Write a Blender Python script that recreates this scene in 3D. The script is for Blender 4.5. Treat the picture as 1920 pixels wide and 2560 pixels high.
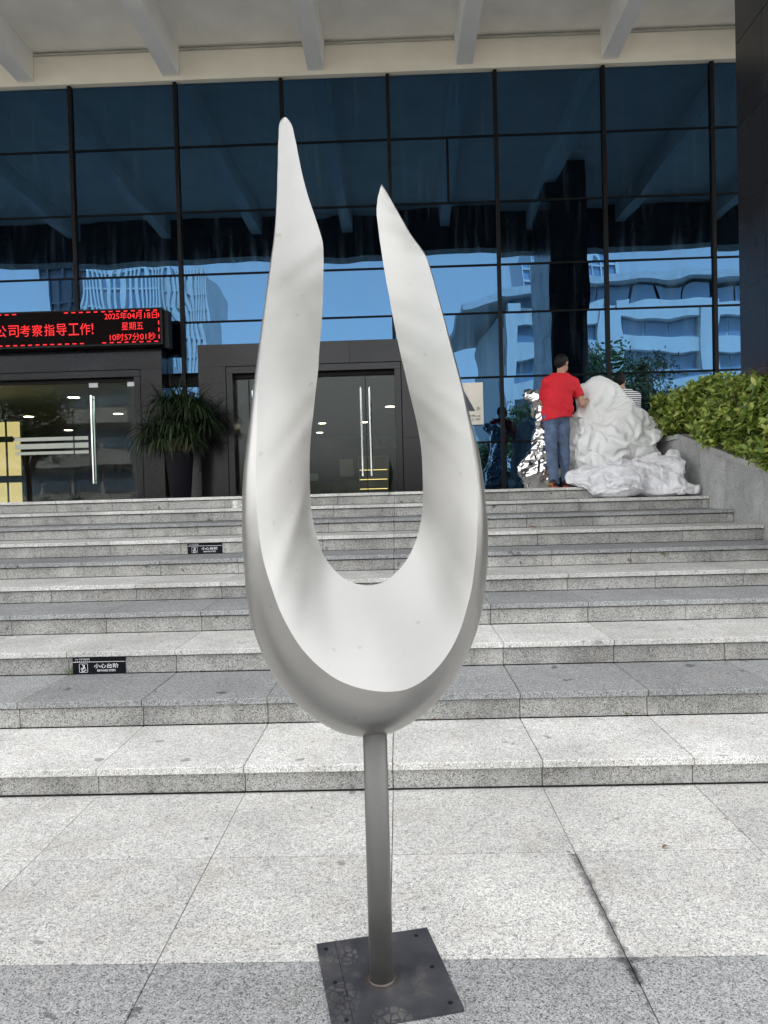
import bpy, bmesh, math, random
import numpy as np
from mathutils import Vector, Matrix, Euler

for o in list(bpy.data.objects):
    bpy.data.objects.remove(o)
SC = bpy.context.scene
COL = SC.collection
R = math.radians

# ------------------------------------------------------------------ camera
EYE = Vector((0, 0, 1.36))
cam_data = bpy.data.cameras.new('camera')
cam_data.sensor_fit = 'VERTICAL'
cam_data.sensor_height = 36.0
cam_data.lens = 36.0 * 1850 / 2560
cam_data.clip_start = 0.05
cam_data.clip_end = 2000
camera = bpy.data.objects.new('camera', cam_data)
COL.objects.link(camera)
_yaw, _pit, _rol = math.atan(40 / 1850), math.atan(39 / 1850), 0.027
fwd = Vector((-math.sin(_yaw) * math.cos(_pit), math.cos(_yaw) * math.cos(_pit), -math.sin(_pit)))
r0 = fwd.cross(Vector((0, 0, 1))).normalized()
u0 = r0.cross(fwd)
rgt = r0 * math.cos(_rol) - u0 * math.sin(_rol)
upv = r0 * math.sin(_rol) + u0 * math.cos(_rol)
m = Matrix((rgt, upv, -fwd)).transposed().to_4x4()
m.translation = EYE
camera.matrix_world = m
SC.camera = camera

# ------------------------------------------------------------------ sky, sun, exposure
SUN_EL, SUN_ROT = R(57), R(14)
world = bpy.data.worlds.new('World')
SC.world = world
world.use_nodes = True
wn, wl = world.node_tree.nodes, world.node_tree.links
wn.clear()
w_out = wn.new('ShaderNodeOutputWorld')
w_bg = wn.new('ShaderNodeBackground')
w_bg.inputs['Strength'].default_value = 0.15
w_sky = wn.new('ShaderNodeTexSky')
w_sky.sky_type = 'NISHITA'
w_sky.sun_disc = False
w_sky.sun_elevation = SUN_EL
w_sky.sun_rotation = SUN_ROT
w_sky.air_density = 1.0
w_sky.dust_density = 3.0
w_sky.ozone_density = 1.0
w_hs = wn.new('ShaderNodeHueSaturation')          # thin high cloud takes most of the blue out
w_hs.inputs['Saturation'].default_value = 0.08
wl.new(w_sky.outputs['Color'], w_hs.inputs['Color'])
wl.new(w_hs.outputs['Color'], w_bg.inputs['Color'])
wl.new(w_bg.outputs['Background'], w_out.inputs['Surface'])

sun_data = bpy.data.lights.new('sun', 'SUN')
sun_data.energy = 3.2
sun_data.angle = R(2)
sun_data.color = (1.0, 0.95, 0.88)
sun = bpy.data.objects.new('sun', sun_data)
COL.objects.link(sun)
sdir = Vector((math.sin(SUN_ROT) * math.cos(SUN_EL), math.cos(SUN_ROT) * math.cos(SUN_EL), math.sin(SUN_EL)))
sun.rotation_euler = sdir.to_track_quat('Z', 'Y').to_euler()
sun.location = (0, 40, 60)

SC.view_settings.view_transform = 'Standard'
SC.view_settings.look = 'None'
SC.view_settings.gamma = 1.0
SC.view_settings.exposure = 2.3
SC.render.engine = 'CYCLES'
SC.cycles.use_denoising = True
SC.cycles.max_bounces = 10
SC.cycles.transparent_max_bounces = 12
SC.cycles.sample_clamp_indirect = 8.0

# ------------------------------------------------------------------ helpers
def link(o, parent=None):
    COL.objects.link(o)
    if parent is not None:
        o.parent = parent
    return o

def tag(o, label=None, cat=None, group=None, kind=None):
    if label: o['label'] = label
    if cat: o['category'] = cat
    if group: o['group'] = group
    if kind: o['kind'] = kind
    return o

def empty(name, loc=(0, 0, 0), rz=0.0):
    o = bpy.data.objects.new(name, None)
    o.location = loc
    o.rotation_euler = (0, 0, rz)
    o.empty_display_size = 0.1
    COL.objects.link(o)
    return o

class MB:
    """collects faces, then builds one mesh object"""
    def __init__(self):
        self.v, self.f, self.mi = [], [], []
    def add(self, verts, faces, mi=0):
        n = len(self.v)
        self.v.extend([tuple(p) for p in verts])
        self.f.extend([tuple(i + n for i in q) for q in faces])
        self.mi.extend([mi] * len(faces))
        return self
    def box(self, x0, x1, y0, y1, z0, z1, mi=0):
        return self.add([(x0, y0, z0), (x1, y0, z0), (x1, y1, z0), (x0, y1, z0), (x0, y0, z1), (x1, y0, z1), (x1, y1, z1), (x0, y1, z1)],
                        [(0, 3, 2, 1), (4, 5, 6, 7), (0, 1, 5, 4), (1, 2, 6, 5), (2, 3, 7, 6), (3, 0, 4, 7)], mi)
    def tube(self, pts, rad, n=8, cap=True, mi=0):
        pts = [Vector(p) for p in pts]
        rads = rad if isinstance(rad, (list, tuple)) else [rad] * len(pts)
        vs, fs = [], []
        prev = None
        for i, p in enumerate(pts):
            d = (pts[min(i + 1, len(pts) - 1)] - pts[max(i - 1, 0)]).normalized()
            if prev is None:
                a = Vector((1, 0, 0)) if abs(d.x) < 0.8 else Vector((0, 1, 0))
            else:
                a = prev
            u = (a - d * a.dot(d)).normalized()
            prev = u
            w = d.cross(u)
            for k in range(n):
                t = 2 * math.pi * k / n
                vs.append(p + (u * math.cos(t) + w * math.sin(t)) * rads[i])
        for i in range(len(pts) - 1):
            for k in range(n):
                a, b = i * n + k, i * n + (k + 1) % n
                fs.append((a, b, b + n, a + n))
        if cap:
            fs.append(tuple(reversed(range(n))))
            fs.append(tuple(range((len(pts) - 1) * n, len(pts) * n)))
        return self.add(vs, fs, mi)
    def lathe(self, prof, n=24, center=(0, 0, 0), mi=0):
        vs, fs = [], []
        cx, cy, cz = center
        for r_, z in prof:
            for k in range(n):
                t = 2 * math.pi * k / n
                vs.append((cx + r_ * math.cos(t), cy + r_ * math.sin(t), cz + z))
        for i in range(len(prof) - 1):
            for k in range(n):
                a, b = i * n + k, i * n + (k + 1) % n
                fs.append((a, b, b + n, a + n))
        return self.add(vs, fs, mi)
    def mesh(self, name, mats, smooth=False):
        me = bpy.data.meshes.new(name)
        me.from_pydata(self.v, [], self.f)
        for m_ in (mats if isinstance(mats, (list, tuple)) else [mats]):
            me.materials.append(m_)
        if any(self.mi):
            me.polygons.foreach_set('material_index', self.mi)
        if smooth:
            me.polygons.foreach_set('use_smooth', [True] * len(me.polygons))
        me.update()
        return me
    def build(self, name, mats, parent=None, loc=(0, 0, 0), smooth=False):
        o = bpy.data.objects.new(name, self.mesh(name, mats, smooth))
        o.location = loc
        return link(o, parent)

def inst(name, me, loc, parent=None, rot=None, scale=None):
    o = bpy.data.objects.new(name, me)
    o.location = loc
    if rot: o.rotation_euler = rot
    if scale: o.scale = scale
    return link(o, parent)

_bc = {}
def slab_mesh(dx, dy, dz, mat, bev=0.003):
    """a stone slab with chamfered edges, centred in x and y, from z=0 up to dz (shared between alike slabs)"""
    key = (round(dx, 3), round(dy, 3), round(dz, 3), mat.name, bev)
    if key in _bc:
        return _bc[key]
    bm = bmesh.new()
    bmesh.ops.create_cube(bm, size=1.0)
    for v in bm.verts:
        v.co = Vector((v.co.x * dx, v.co.y * dy, (v.co.z + 0.5) * dz))
    if bev:
        bmesh.ops.bevel(bm, geom=list(bm.edges), offset=bev, segments=1, affect='EDGES')
    me = bpy.data.meshes.new('slab')
    bm.to_mesh(me)
    bm.free()
    me.materials.append(mat)
    _bc[key] = me
    return me

def text_mesh(body, x0, x1, zc, h, y, mat, bold=0.0, thick=0.002):
    """flat lettering standing in the xz plane, facing -y, fitted between x0 and x1 and to height h"""
    cu = bpy.data.curves.new('lettering', 'FONT')
    cu.body = body
    cu.offset = bold
    to = bpy.data.objects.new('lettering', cu)
    COL.objects.link(to)
    dg = bpy.context.evaluated_depsgraph_get()
    me = bpy.data.meshes.new_from_object(to.evaluated_get(dg))
    bpy.data.objects.remove(to)
    co = np.zeros(len(me.vertices) * 3)
    me.vertices.foreach_get('co', co)
    co = co.reshape(-1, 3)
    mn, mx = co.min(0), co.max(0)
    out = np.empty_like(co)
    out[:, 0] = x0 + (co[:, 0] - mn[0]) / (mx[0] - mn[0]) * (x1 - x0)
    out[:, 2] = zc - h / 2 + (co[:, 1] - mn[1]) / (mx[1] - mn[1]) * h
    out[:, 1] = y
    me.vertices.foreach_set('co', out.ravel())
    me.materials.clear()
    me.materials.append(mat)
    me.update()
    return me

def letters(name, parent, mat, *args, **kw):
    return link(bpy.data.objects.new(name, text_mesh(*args, mat, **kw)), parent)

def surface_nets(f, lo, hi, h):
    """mesh of the zero level of a signed distance function on a regular grid"""
    lo, hi = np.array(lo, float), np.array(hi, float)
    n = np.ceil((hi - lo) / h).astype(int) + 1
    ax = [lo[i] + h * np.arange(n[i]) for i in range(3)]
    X, Y, Z = np.meshgrid(*ax, indexing='ij')
    V = f(X, Y, Z)
    S = V < 0
    cs = tuple(n - 1)
    acc = np.zeros(cs + (3,))
    cnt = np.zeros(cs)
    offs = [(0, 0, 0), (1, 0, 0), (0, 1, 0), (1, 1, 0), (0, 0, 1), (1, 0, 1), (0, 1, 1), (1, 1, 1)]
    sl = lambda o: tuple(slice(o[i], o[i] + cs[i]) for i in range(3))
    for a in range(8):
        for b in range(a + 1, 8):
            d = [offs[b][i] - offs[a][i] for i in range(3)]
            if sum(abs(q) for q in d) != 1:
                continue
            va, vb = V[sl(offs[a])], V[sl(offs[b])]
            mk = (va < 0) != (vb < 0)
            den = np.where(mk, va - vb, 1.0)
            t = np.where(mk, va / den, 0.0)
            for i in range(3):
                acc[..., i] += np.where(mk, offs[a][i] + t * d[i], 0)
            cnt += mk
    act = cnt > 0
    idx = -np.ones(cs, int)
    idx[act] = np.arange(act.sum())
    base = np.stack(np.meshgrid(*[np.arange(c) for c in cs], indexing='ij'), -1)
    P = (base[act] + acc[act] / cnt[act][:, None]) * h + lo
    faces = []
    for axn in range(3):
        o1, o2 = [(1, 2), (2, 0), (0, 1)][axn]
        s0 = [slice(None)] * 3; s1 = [slice(None)] * 3
        s0[axn] = slice(0, -1); s1[axn] = slice(1, None)
        ch = S[tuple(s0)] != S[tuple(s1)]
        ii = np.argwhere(ch)
        ok = (ii[:, o1] > 0) & (ii[:, o2] > 0) & (ii[:, o1] < cs[o1]) & (ii[:, o2] < cs[o2])
        ii = ii[ok]
        e1 = np.zeros(3, int); e1[o1] = 1
        e2 = np.zeros(3, int); e2[o2] = 1
        g = lambda q: idx[q[:, 0], q[:, 1], q[:, 2]]
        q = np.stack([g(ii - e1 - e2), g(ii - e2), g(ii), g(ii - e1)], 1)
        fl = S[ii[:, 0], ii[:, 1], ii[:, 2]]
        q[~fl] = q[~fl][:, ::-1]
        faces.append(q)
    return P, np.vstack(faces)

def np_mesh(name, P, Q, mat, smooth=True):
    me = bpy.data.meshes.new(name)
    me.vertices.add(len(P))
    me.vertices.foreach_set('co', np.asarray(P, np.float32).ravel())
    k = Q.shape[1]
    me.loops.add(Q.size)
    me.loops.foreach_set('vertex_index', Q.astype(np.int32).ravel())
    me.polygons.add(len(Q))
    me.polygons.foreach_set('loop_start', np.arange(0, Q.size, k, dtype=np.int32))
    me.materials.append(mat)
    me.update(calc_edges=True)
    me.validate()
    if smooth:
        me.polygons.foreach_set('use_smooth', [True] * len(me.polygons))
    return me

def s_ell(c, r_):
    c, r_ = np.array(c, float), np.array(r_, float)
    def f(X, Y, Z):
        k = np.sqrt(((X - c[0]) / r_[0]) ** 2 + ((Y - c[1]) / r_[1]) ** 2 + ((Z - c[2]) / r_[2]) ** 2)
        return (k - 1) * min(r_)
    return f

def s_cone(a, b, ra, rb, sy=1.0):
    a, b = np.array(a, float), np.array(b, float)
    ab = b - a
    L2 = (ab ** 2).sum()
    def f(X, Y, Z):
        t = np.clip(((X - a[0]) * ab[0] + (Y - a[1]) * ab[1] + (Z - a[2]) * ab[2]) / L2, 0, 1)
        d = np.sqrt((X - a[0] - t * ab[0]) ** 2 + ((Y - a[1] - t * ab[1]) * sy) ** 2 + (Z - a[2] - t * ab[2]) ** 2)
        return d - (ra + (rb - ra) * t)
    return f

def smin(a, b, k):
    h = np.clip(0.5 + 0.5 * (b - a) / k, 0, 1)
    return b + (a - b) * h - k * h * (1 - h)

def union(fs, k=0.03):
    def f(X, Y, Z):
        v = fs[0](X, Y, Z)
        for g in fs[1:]:
            v = smin(v, g(X, Y, Z), k)
        return v
    return f

def crumple(seed, n=7, freq=3.0, amp=0.03, gain=0.62, lac=1.5, warp=0.35):
    """piecewise-linear folds of crushed film or cloth"""
    rg = np.random.default_rng(seed)
    terms = []
    fr, am = freq, amp
    for i in range(n):
        d = rg.normal(size=3); d /= np.linalg.norm(d)
        w = rg.normal(size=3); w /= np.linalg.norm(w)
        terms.append((d * fr, rg.random(), am, w * fr * 0.7, rg.random() * 6))
        if i % 2: fr *= lac; am *= gain
    def f(X, Y, Z):
        out = 0.0
        for d, ph, am, w, p2 in terms:
            t = X * d[0] + Y * d[1] + Z * d[2] + ph + warp * np.sin(X * w[0] + Y * w[1] + Z * w[2] + p2)
            out = out + am * (np.abs((t - np.floor(t)) - 0.5) * 4 - 1)
        return out
    return f

# ------------------------------------------------------------------ materials
MATS = {}
def new_mat(name):
    m_ = bpy.data.materials.new(name)
    m_.use_nodes = True
    m_.node_tree.nodes.clear()
    MATS[name] = m_
    return m_, m_.node_tree.nodes, m_.node_tree.links

def node(nt, typ, **kw):
    n_ = nt.new(typ)
    for k, v in kw.items():
        if k in n_.inputs.keys():
            n_.inputs[k].default_value = v
        else:
            setattr(n_, k, v)
    return n_

def ramp(nt, stops):
    n_ = nt.new('ShaderNodeValToRGB')
    cr = n_.color_ramp
    while len(cr.elements) > len(stops):
        cr.elements.remove(cr.elements[-1])
    while len(cr.elements) < len(stops):
        cr.elements.new(0.5)
    for e, (p, c) in zip(cr.elements, stops):
        e.position = p
        e.color = (c[0], c[1], c[2], 1) if not isinstance(c, (int, float)) else (c, c, c, 1)
    return n_

def mixc(nt, lk, a, b, fac, mode='MIX'):
    n_ = nt.new('ShaderNodeMix')
    n_.data_type = 'RGBA'
    n_.blend_type = mode
    n_.clamp_factor = True
    def put(sock, v):
        if isinstance(v, (int, float)): sock.default_value = v
        elif isinstance(v, tuple): sock.default_value = (v[0], v[1], v[2], 1)
        else: lk.new(v, sock)
    put(n_.inputs[0], fac); put(n_.inputs[6], a); put(n_.inputs[7], b)
    return n_.outputs[2]

def mth(nt, lk, op, a, b=None, clamp=False):
    n_ = nt.new('ShaderNodeMath')
    n_.operation = op
    n_.use_clamp = clamp
    for i, v in enumerate((a, b)):
        if v is None: continue
        if isinstance(v, (int, float)): n_.inputs[i].default_value = v
        else: lk.new(v, n_.inputs[i])
    return n_.outputs[0]

def finish(nt, lk, shader):
    o = nt.new('ShaderNodeOutputMaterial')
    lk.new(shader, o.inputs['Surface'])

def principled(nt, lk, color=(0.5, 0.5, 0.5), rough=0.5, metal=0.0, spec=0.5, normal=None, **kw):
    b = nt.new('ShaderNodeBsdfPrincipled')
    if isinstance(color, tuple): b.inputs['Base Color'].default_value = (*color, 1)
    else: lk.new(color, b.inputs['Base Color'])
    if isinstance(rough, (int, float)): b.inputs['Roughness'].default_value = rough
    else: lk.new(rough, b.inputs['Roughness'])
    b.inputs['Metallic'].default_value = metal
    b.inputs['Specular IOR Level'].default_value = spec
    if normal is not None: lk.new(normal, b.inputs['Normal'])
    for k, v in kw.items():
        b.inputs[k].default_value = v
    return b

def simple(name, color, rough=0.5, metal=0.0, spec=0.5, var=0.12, nscale=3.0, bump=0.0, bscale=60.0, **kw):
    """plain stuff with a little uneven colour and relief"""
    m_, nt, lk = new_mat(name)
    geo = nt.new('ShaderNodeNewGeometry')
    nz = node(nt, 'ShaderNodeTexNoise', Scale=nscale, Detail=4.0)
    lk.new(geo.outputs['Position'], nz.inputs['Vector'])
    rp = ramp(nt, [(0.3, tuple(c * (1 - var) for c in color)), (0.7, tuple(min(1, c * (1 + var)) for c in color))])
    lk.new(nz.outputs['Fac'], rp.inputs['Fac'])
    nrm = None
    if bump:
        n2 = node(nt, 'ShaderNodeTexNoise', Scale=bscale, Detail=3.0)
        lk.new(geo.outputs['Position'], n2.inputs['Vector'])
        bp = node(nt, 'ShaderNodeBump', Strength=1.0, Distance=bump)
        lk.new(n2.outputs['Fac'], bp.inputs['Height'])
        nrm = bp.outputs['Normal']
    finish(nt, lk, principled(nt, lk, rp.outputs['Color'], rough, metal, spec, nrm, **kw).outputs[0])
    return m_

def emit(name, color, strength):
    m_, nt, lk = new_mat(name)
    e = node(nt, 'ShaderNodeEmission', Color=(*color, 1), Strength=strength)
    finish(nt, lk, e.outputs[0])
    return m_

def granite(name, light, mid, dark, rust=0.0, wet=False, scale=1.0, streak=0.0, grime=0.25, spec=0.3, rough=0.75):
    m_, nt, lk = new_mat(name)
    geo = nt.new('ShaderNodeNewGeometry')
    info = nt.new('ShaderNodeObjectInfo')
    pos = geo.outputs['Position']
    # crystals: every cell its own mineral, warped so that no two grains look alike
    nw_ = node(nt, 'ShaderNodeTexNoise', Scale=90.0, Detail=2.0)
    lk.new(pos, nw_.inputs['Vector'])
    vm = nt.new('ShaderNodeVectorMath'); vm.operation = 'SCALE'; vm.inputs['Scale'].default_value = 0.012
    lk.new(nw_.outputs['Color'], vm.inputs[0])
    va = nt.new('ShaderNodeVectorMath')
    lk.new(pos, va.inputs[0]); lk.new(vm.outputs[0], va.inputs[1])
    n1 = node(nt, 'ShaderNodeTexVoronoi', Scale=310.0 * scale)
    lk.new(va.outputs[0], n1.inputs['Vector'])
    sr = nt.new('ShaderNodeSeparateColor')
    lk.new(n1.outputs['Color'], sr.inputs[0])
    r1 = ramp(nt, [(0.0, dark), (0.13, dark), (0.19, mid), (0.46, mid), (0.55, light), (1.0, tuple(min(1, c * 1.15) for c in light))])
    lk.new(sr.outputs[0], r1.inputs['Fac'])
    v1 = node(nt, 'ShaderNodeTexVoronoi', Scale=90.0 * scale)
    lk.new(va.outputs[0], v1.inputs['Vector'])
    s2 = nt.new('ShaderNodeSeparateColor')
    lk.new(v1.outputs['Color'], s2.inputs[0])
    r2 = ramp(nt, [(0.0, 0.80), (0.35, 0.97), (1.0, 1.08)])
    lk.new(s2.outputs[0], r2.inputs['Fac'])
    c = mixc(nt, lk, r1.outputs['Color'], r2.outputs['Color'], 1.0, 'MULTIPLY')
    # slab to slab difference
    rr = ramp(nt, [(0.0, 0.86), (1.0, 1.08)])
    lk.new(info.outputs['Random'], rr.inputs['Fac'])
    c = mixc(nt, lk, c, rr.outputs['Color'], 1.0, 'MULTIPLY')
    # broad weathering
    n2 = node(nt, 'ShaderNodeTexNoise', Scale=2.3, Detail=6.0, Roughness=0.6)
    lk.new(pos, n2.inputs['Vector'])
    r3 = ramp(nt, [(0.32, (1 - grime, 1 - grime, 1 - grime)), (0.62, (1.0, 1.0, 1.0))])
    lk.new(n2.outputs['Fac'], r3.inputs['Fac'])
    c = mixc(nt, lk, c, r3.outputs['Color'], 1.0, 'MULTIPLY')
    n3 = node(nt, 'ShaderNodeTexNoise', Scale=5.0, Detail=5.0)
    lk.new(pos, n3.inputs['Vector'])
    r4 = ramp(nt, [(0.56, 0.0), (0.72, 1.0)])
    lk.new(n3.outputs['Fac'], r4.inputs['Fac'])
    if rust:
        c = mixc(nt, lk, c, (0.36, 0.27, 0.15), mth(nt, lk, 'MULTIPLY', r4.outputs['Color'], rust))
    # sparse small spots of dirt
    n5 = node(nt, 'ShaderNodeTexNoise', Scale=9.0, Detail=2.0)
    lk.new(pos, n5.inputs['Vector'])
    r6 = ramp(nt, [(0.70, 0.0), (0.73, 1.0)])
    lk.new(n5.outputs['Fac'], r6.inputs['Fac'])
    c = mixc(nt, lk, c, tuple(x * 0.9 for x in dark), mth(nt, lk, 'MULTIPLY', r6.outputs['Color'], 0.75))
    if streak:
        mp = node(nt, 'ShaderNodeMapping', Scale=(6.0, 6.0, 3.0))
        lk.new(pos, mp.inputs['Vector'])
        n4 = node(nt, 'ShaderNodeTexNoise', Scale=1.0, Detail=5.0, Roughness=0.62)
        lk.new(mp.outputs['Vector'], n4.inputs['Vector'])
        r5 = ramp(nt, [(0.52, 0.0), (0.70, 1.0)])
        lk.new(n4.outputs['Fac'], r5.inputs['Fac'])
        c = mixc(nt, lk, c, (0.62, 0.62, 0.60), mth(nt, lk, 'MULTIPLY', r5.outputs['Color'], streak))
        r7 = ramp(nt, [(0.30, 1.0), (0.42, 0.0)])
        lk.new(n4.outputs['Fac'], r7.inputs['Fac'])
        c = mixc(nt, lk, c, (0.06, 0.058, 0.05), mth(nt, lk, 'MULTIPLY', r7.outputs['Color'], streak))
    ro = rough
    if wet:
        # water seeped along one joint of the paving
        sp = nt.new('ShaderNodeSeparateXYZ')
        lk.new(pos, sp.inputs[0])
        nw = node(nt, 'ShaderNodeTexNoise', Scale=26.0, Detail=5.0)
        lk.new(pos, nw.inputs['Vector'])
        dx = mth(nt, lk, 'ABSOLUTE', mth(nt, lk, 'SUBTRACT', sp.outputs[0], 0.620))
        dx = mth(nt, lk, 'ADD', dx, mth(nt, lk, 'MULTIPLY', mth(nt, lk, 'SUBTRACT', nw.outputs['Fac'], 0.5), 0.05))
        def soft(v, lo_, hi_):
            mr = nt.new('ShaderNodeMapRange')
            mr.inputs['From Min'].default_value = lo_; mr.inputs['From Max'].default_value = hi_
            mr.inputs['To Min'].default_value = 1.0; mr.inputs['To Max'].default_value = 0.0
            lk.new(v, mr.inputs['Value'])
            return mr.outputs[0]
        a = soft(dx, 0.004, 0.024)
        b = mth(nt, lk, 'MULTIPLY', mth(nt, lk, 'GREATER_THAN', sp.outputs[1], 2.02), mth(nt, lk, 'LESS_THAN', sp.outputs[1], 2.765))
        e = mth(nt, lk, 'ADD', mth(nt, lk, 'MULTIPLY', mth(nt, lk, 'ABSOLUTE', mth(nt, lk, 'SUBTRACT', sp.outputs[1], 2.13)), 1.1), mth(nt, lk, 'MULTIPLY', dx, 0.8))
        e = soft(e, 0.02, 0.05)
        wmask = mth(nt, lk, 'MAXIMUM', mth(nt, lk, 'MULTIPLY', a, b), e)
        c = mixc(nt, lk, c, (0.36, 0.36, 0.37), wmask, 'MULTIPLY')
        ro = mth(nt, lk, 'SUBTRACT', rough, mth(nt, lk, 'MULTIPLY', wmask, 0.35))
    bp = node(nt, 'ShaderNodeBump', Strength=0.5, Distance=0.0012)
    lk.new(n1.outputs['Distance'], bp.inputs['Height'])
    finish(nt, lk, principled(nt, lk, c, ro, 0.0, spec, bp.outputs['Normal']).outputs[0])
    return m_

M_light = granite('light_granite', (0.64, 0.63, 0.60), (0.48, 0.47, 0.45), (0.19, 0.19, 0.185), rust=0.16, wet=True, grime=0.2)
M_grey = granite('grey_granite', (0.40, 0.405, 0.405), (0.25, 0.255, 0.258), (0.075, 0.075, 0.077), rust=0.08, wet=True, grime=0.18)
M_shaded_riser = granite('shaded_riser_granite', (0.50, 0.49, 0.465), (0.33, 0.325, 0.31), (0.07, 0.07, 0.068), rust=0.12, streak=0.30, grime=0.36)  # stained stone, darkened: weaker light on upright faces is put into the colour
M_wallst = granite('wall_granite', (0.50, 0.505, 0.495), (0.40, 0.405, 0.395), (0.18, 0.18, 0.178), streak=0.32, grime=0.25)
M_lit_tread = granite('lit_tread_granite', (0.76, 0.75, 0.715), (0.58, 0.57, 0.545), (0.24, 0.24, 0.235), rust=0.2, grime=0.24)  # brighter light granite: skylight on the upward faces is painted into the colour
M_grout = simple('grout', (0.035, 0.034, 0.032), 0.95, bump=0.002)
M_plaza = simple('plaza_ground', (0.22, 0.217, 0.21), 0.9, var=0.25, nscale=0.6, bump=0.004)

def black_granite(name, col=(0.022, 0.021, 0.023), rough=0.22, spec=0.5):
    m_, nt, lk = new_mat(name)
    geo = nt.new('ShaderNodeNewGeometry')
    info = nt.new('ShaderNodeObjectInfo')
    n1 = node(nt, 'ShaderNodeTexNoise', Scale=140.0, Detail=3.0)
    lk.new(geo.outputs['Position'], n1.inputs['Vector'])
    r1 = ramp(nt, [(0.35, tuple(x * 0.6 for x in col)), (0.62, col), (0.75, tuple(x * 2.2 for x in col))])
    lk.new(n1.outputs['Fac'], r1.inputs['Fac'])
    rr = ramp(nt, [(0.0, 0.8), (1.0, 1.2)])
    lk.new(info.outputs['Random'], rr.inputs['Fac'])
    c = mixc(nt, lk, r1.outputs['Color'], rr.outputs['Color'], 1.0, 'MULTIPLY')
    n2 = node(nt, 'ShaderNodeTexNoise', Scale=1.7, Detail=5.0)
    lk.new(geo.outputs['Position'], n2.inputs['Vector'])
    r2 = ramp(nt, [(0.3, rough * 0.7), (0.7, rough * 1.5)])
    lk.new(n2.outputs['Fac'], r2.inputs['Fac'])
    finish(nt, lk, principled(nt, lk, c, r2.outputs['Color'], 0.0, spec).outputs[0])
    return m_

M_black = black_granite('black_granite')
M_portal = black_granite('portal_granite', (0.010, 0.0095, 0.0115), 0.14, 0.26)
M_seal = simple('joint_sealant', (0.45, 0.43, 0.41), 0.8)
M_mull = simple('mullion_metal', (0.010, 0.0088, 0.0088), 0.5, 0.0, 0.15)
M_trans = simple('silicone_joint', (0.004, 0.005, 0.006), 0.6, 0.0, 0.1)
M_soffit = simple('soffit_paint', (0.84, 0.81, 0.74), 0.85, var=0.08, nscale=1.6, bump=0.0015, bscale=25)
M_lintel = simple('lintel_paint', (0.76, 0.71, 0.60), 0.85, var=0.07, nscale=1.3, bump=0.0015, bscale=25)
M_rib = simple('rib_paint', (0.80, 0.79, 0.755), 0.8, var=0.06, nscale=1.5)
M_seam = simple('seam_bead', (0.42, 0.40, 0.36), 0.8)

def coated_glass():
    m_, nt, lk = new_mat('coated_blue_glass')
    geo = nt.new('ShaderNodeNewGeometry')
    info = nt.new('ShaderNodeObjectInfo')
    cb = nt.new('ShaderNodeCombineXYZ')
    lk.new(mth(nt, lk, 'MULTIPLY', info.outputs['Random'], 40.0), cb.inputs[1])
    va = nt.new('ShaderNodeVectorMath')
    lk.new(geo.outputs['Position'], va.inputs[0]); lk.new(cb.outputs[0], va.inputs[1])
    # roller-wave of the tempered panes
    mp = node(nt, 'ShaderNodeMapping', Scale=(1.3, 1.3, 0.8))
    lk.new(va.outputs[0], mp.inputs['Vector'])
    nz = node(nt, 'ShaderNodeTexNoise', Scale=1.0, Detail=1.0, Roughness=0.35)
    lk.new(mp.outputs['Vector'], nz.inputs['Vector'])
    bp = node(nt, 'ShaderNodeBump', Strength=1.0, Distance=0.0055)
    lk.new(nz.outputs['Fac'], bp.inputs['Height'])
    # rain streaks and dust on the outside
    mp2 = node(nt, 'ShaderNodeMapping', Scale=(7.0, 7.0, 0.7))
    lk.new(geo.outputs['Position'], mp2.inputs['Vector'])
    n2 = node(nt, 'ShaderNodeTexNoise', Scale=1.0, Detail=6.0, Roughness=0.6)
    lk.new(mp2.outputs['Vector'], n2.inputs['Vector'])
    r2 = ramp(nt, [(0.48, 0.0), (0.75, 1.0)])
    lk.new(n2.outputs['Fac'], r2.inputs['Fac'])
    gl = node(nt, 'ShaderNodeBsdfGlossy', Roughness=0.0, Color=(0.046, 0.108, 0.195, 1))
    lk.new(bp.outputs['Normal'], gl.inputs['Normal'])
    gl2 = node(nt, 'ShaderNodeBsdfGlossy', Roughness=0.12, Color=(0.052, 0.095, 0.14, 1))
    lk.new(bp.outputs['Normal'], gl2.inputs['Normal'])
    mx = nt.new('ShaderNodeMixShader')
    lk.new(mth(nt, lk, 'MULTIPLY', r2.outputs['Color'], 0.35), mx.inputs[0])
    lk.new(gl.outputs[0], mx.inputs[1]); lk.new(gl2.outputs[0], mx.inputs[2])
    df = node(nt, 'ShaderNodeBsdfDiffuse', Color=(0.006, 0.010, 0.014, 1))
    dc = mixc(nt, lk, (0.0012, 0.002, 0.003), (0.018, 0.026, 0.036), mth(nt, lk, 'MULTIPLY', r2.outputs['Color'], r2.outputs['Color']))
    lk.new(dc, df.inputs['Color'])
    ad = nt.new('ShaderNodeAddShader')
    lk.new(mx.outputs[0], ad.inputs[0]); lk.new(df.outputs[0], ad.inputs[1])
    finish(nt, lk, ad.outputs[0])
    return m_

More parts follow.
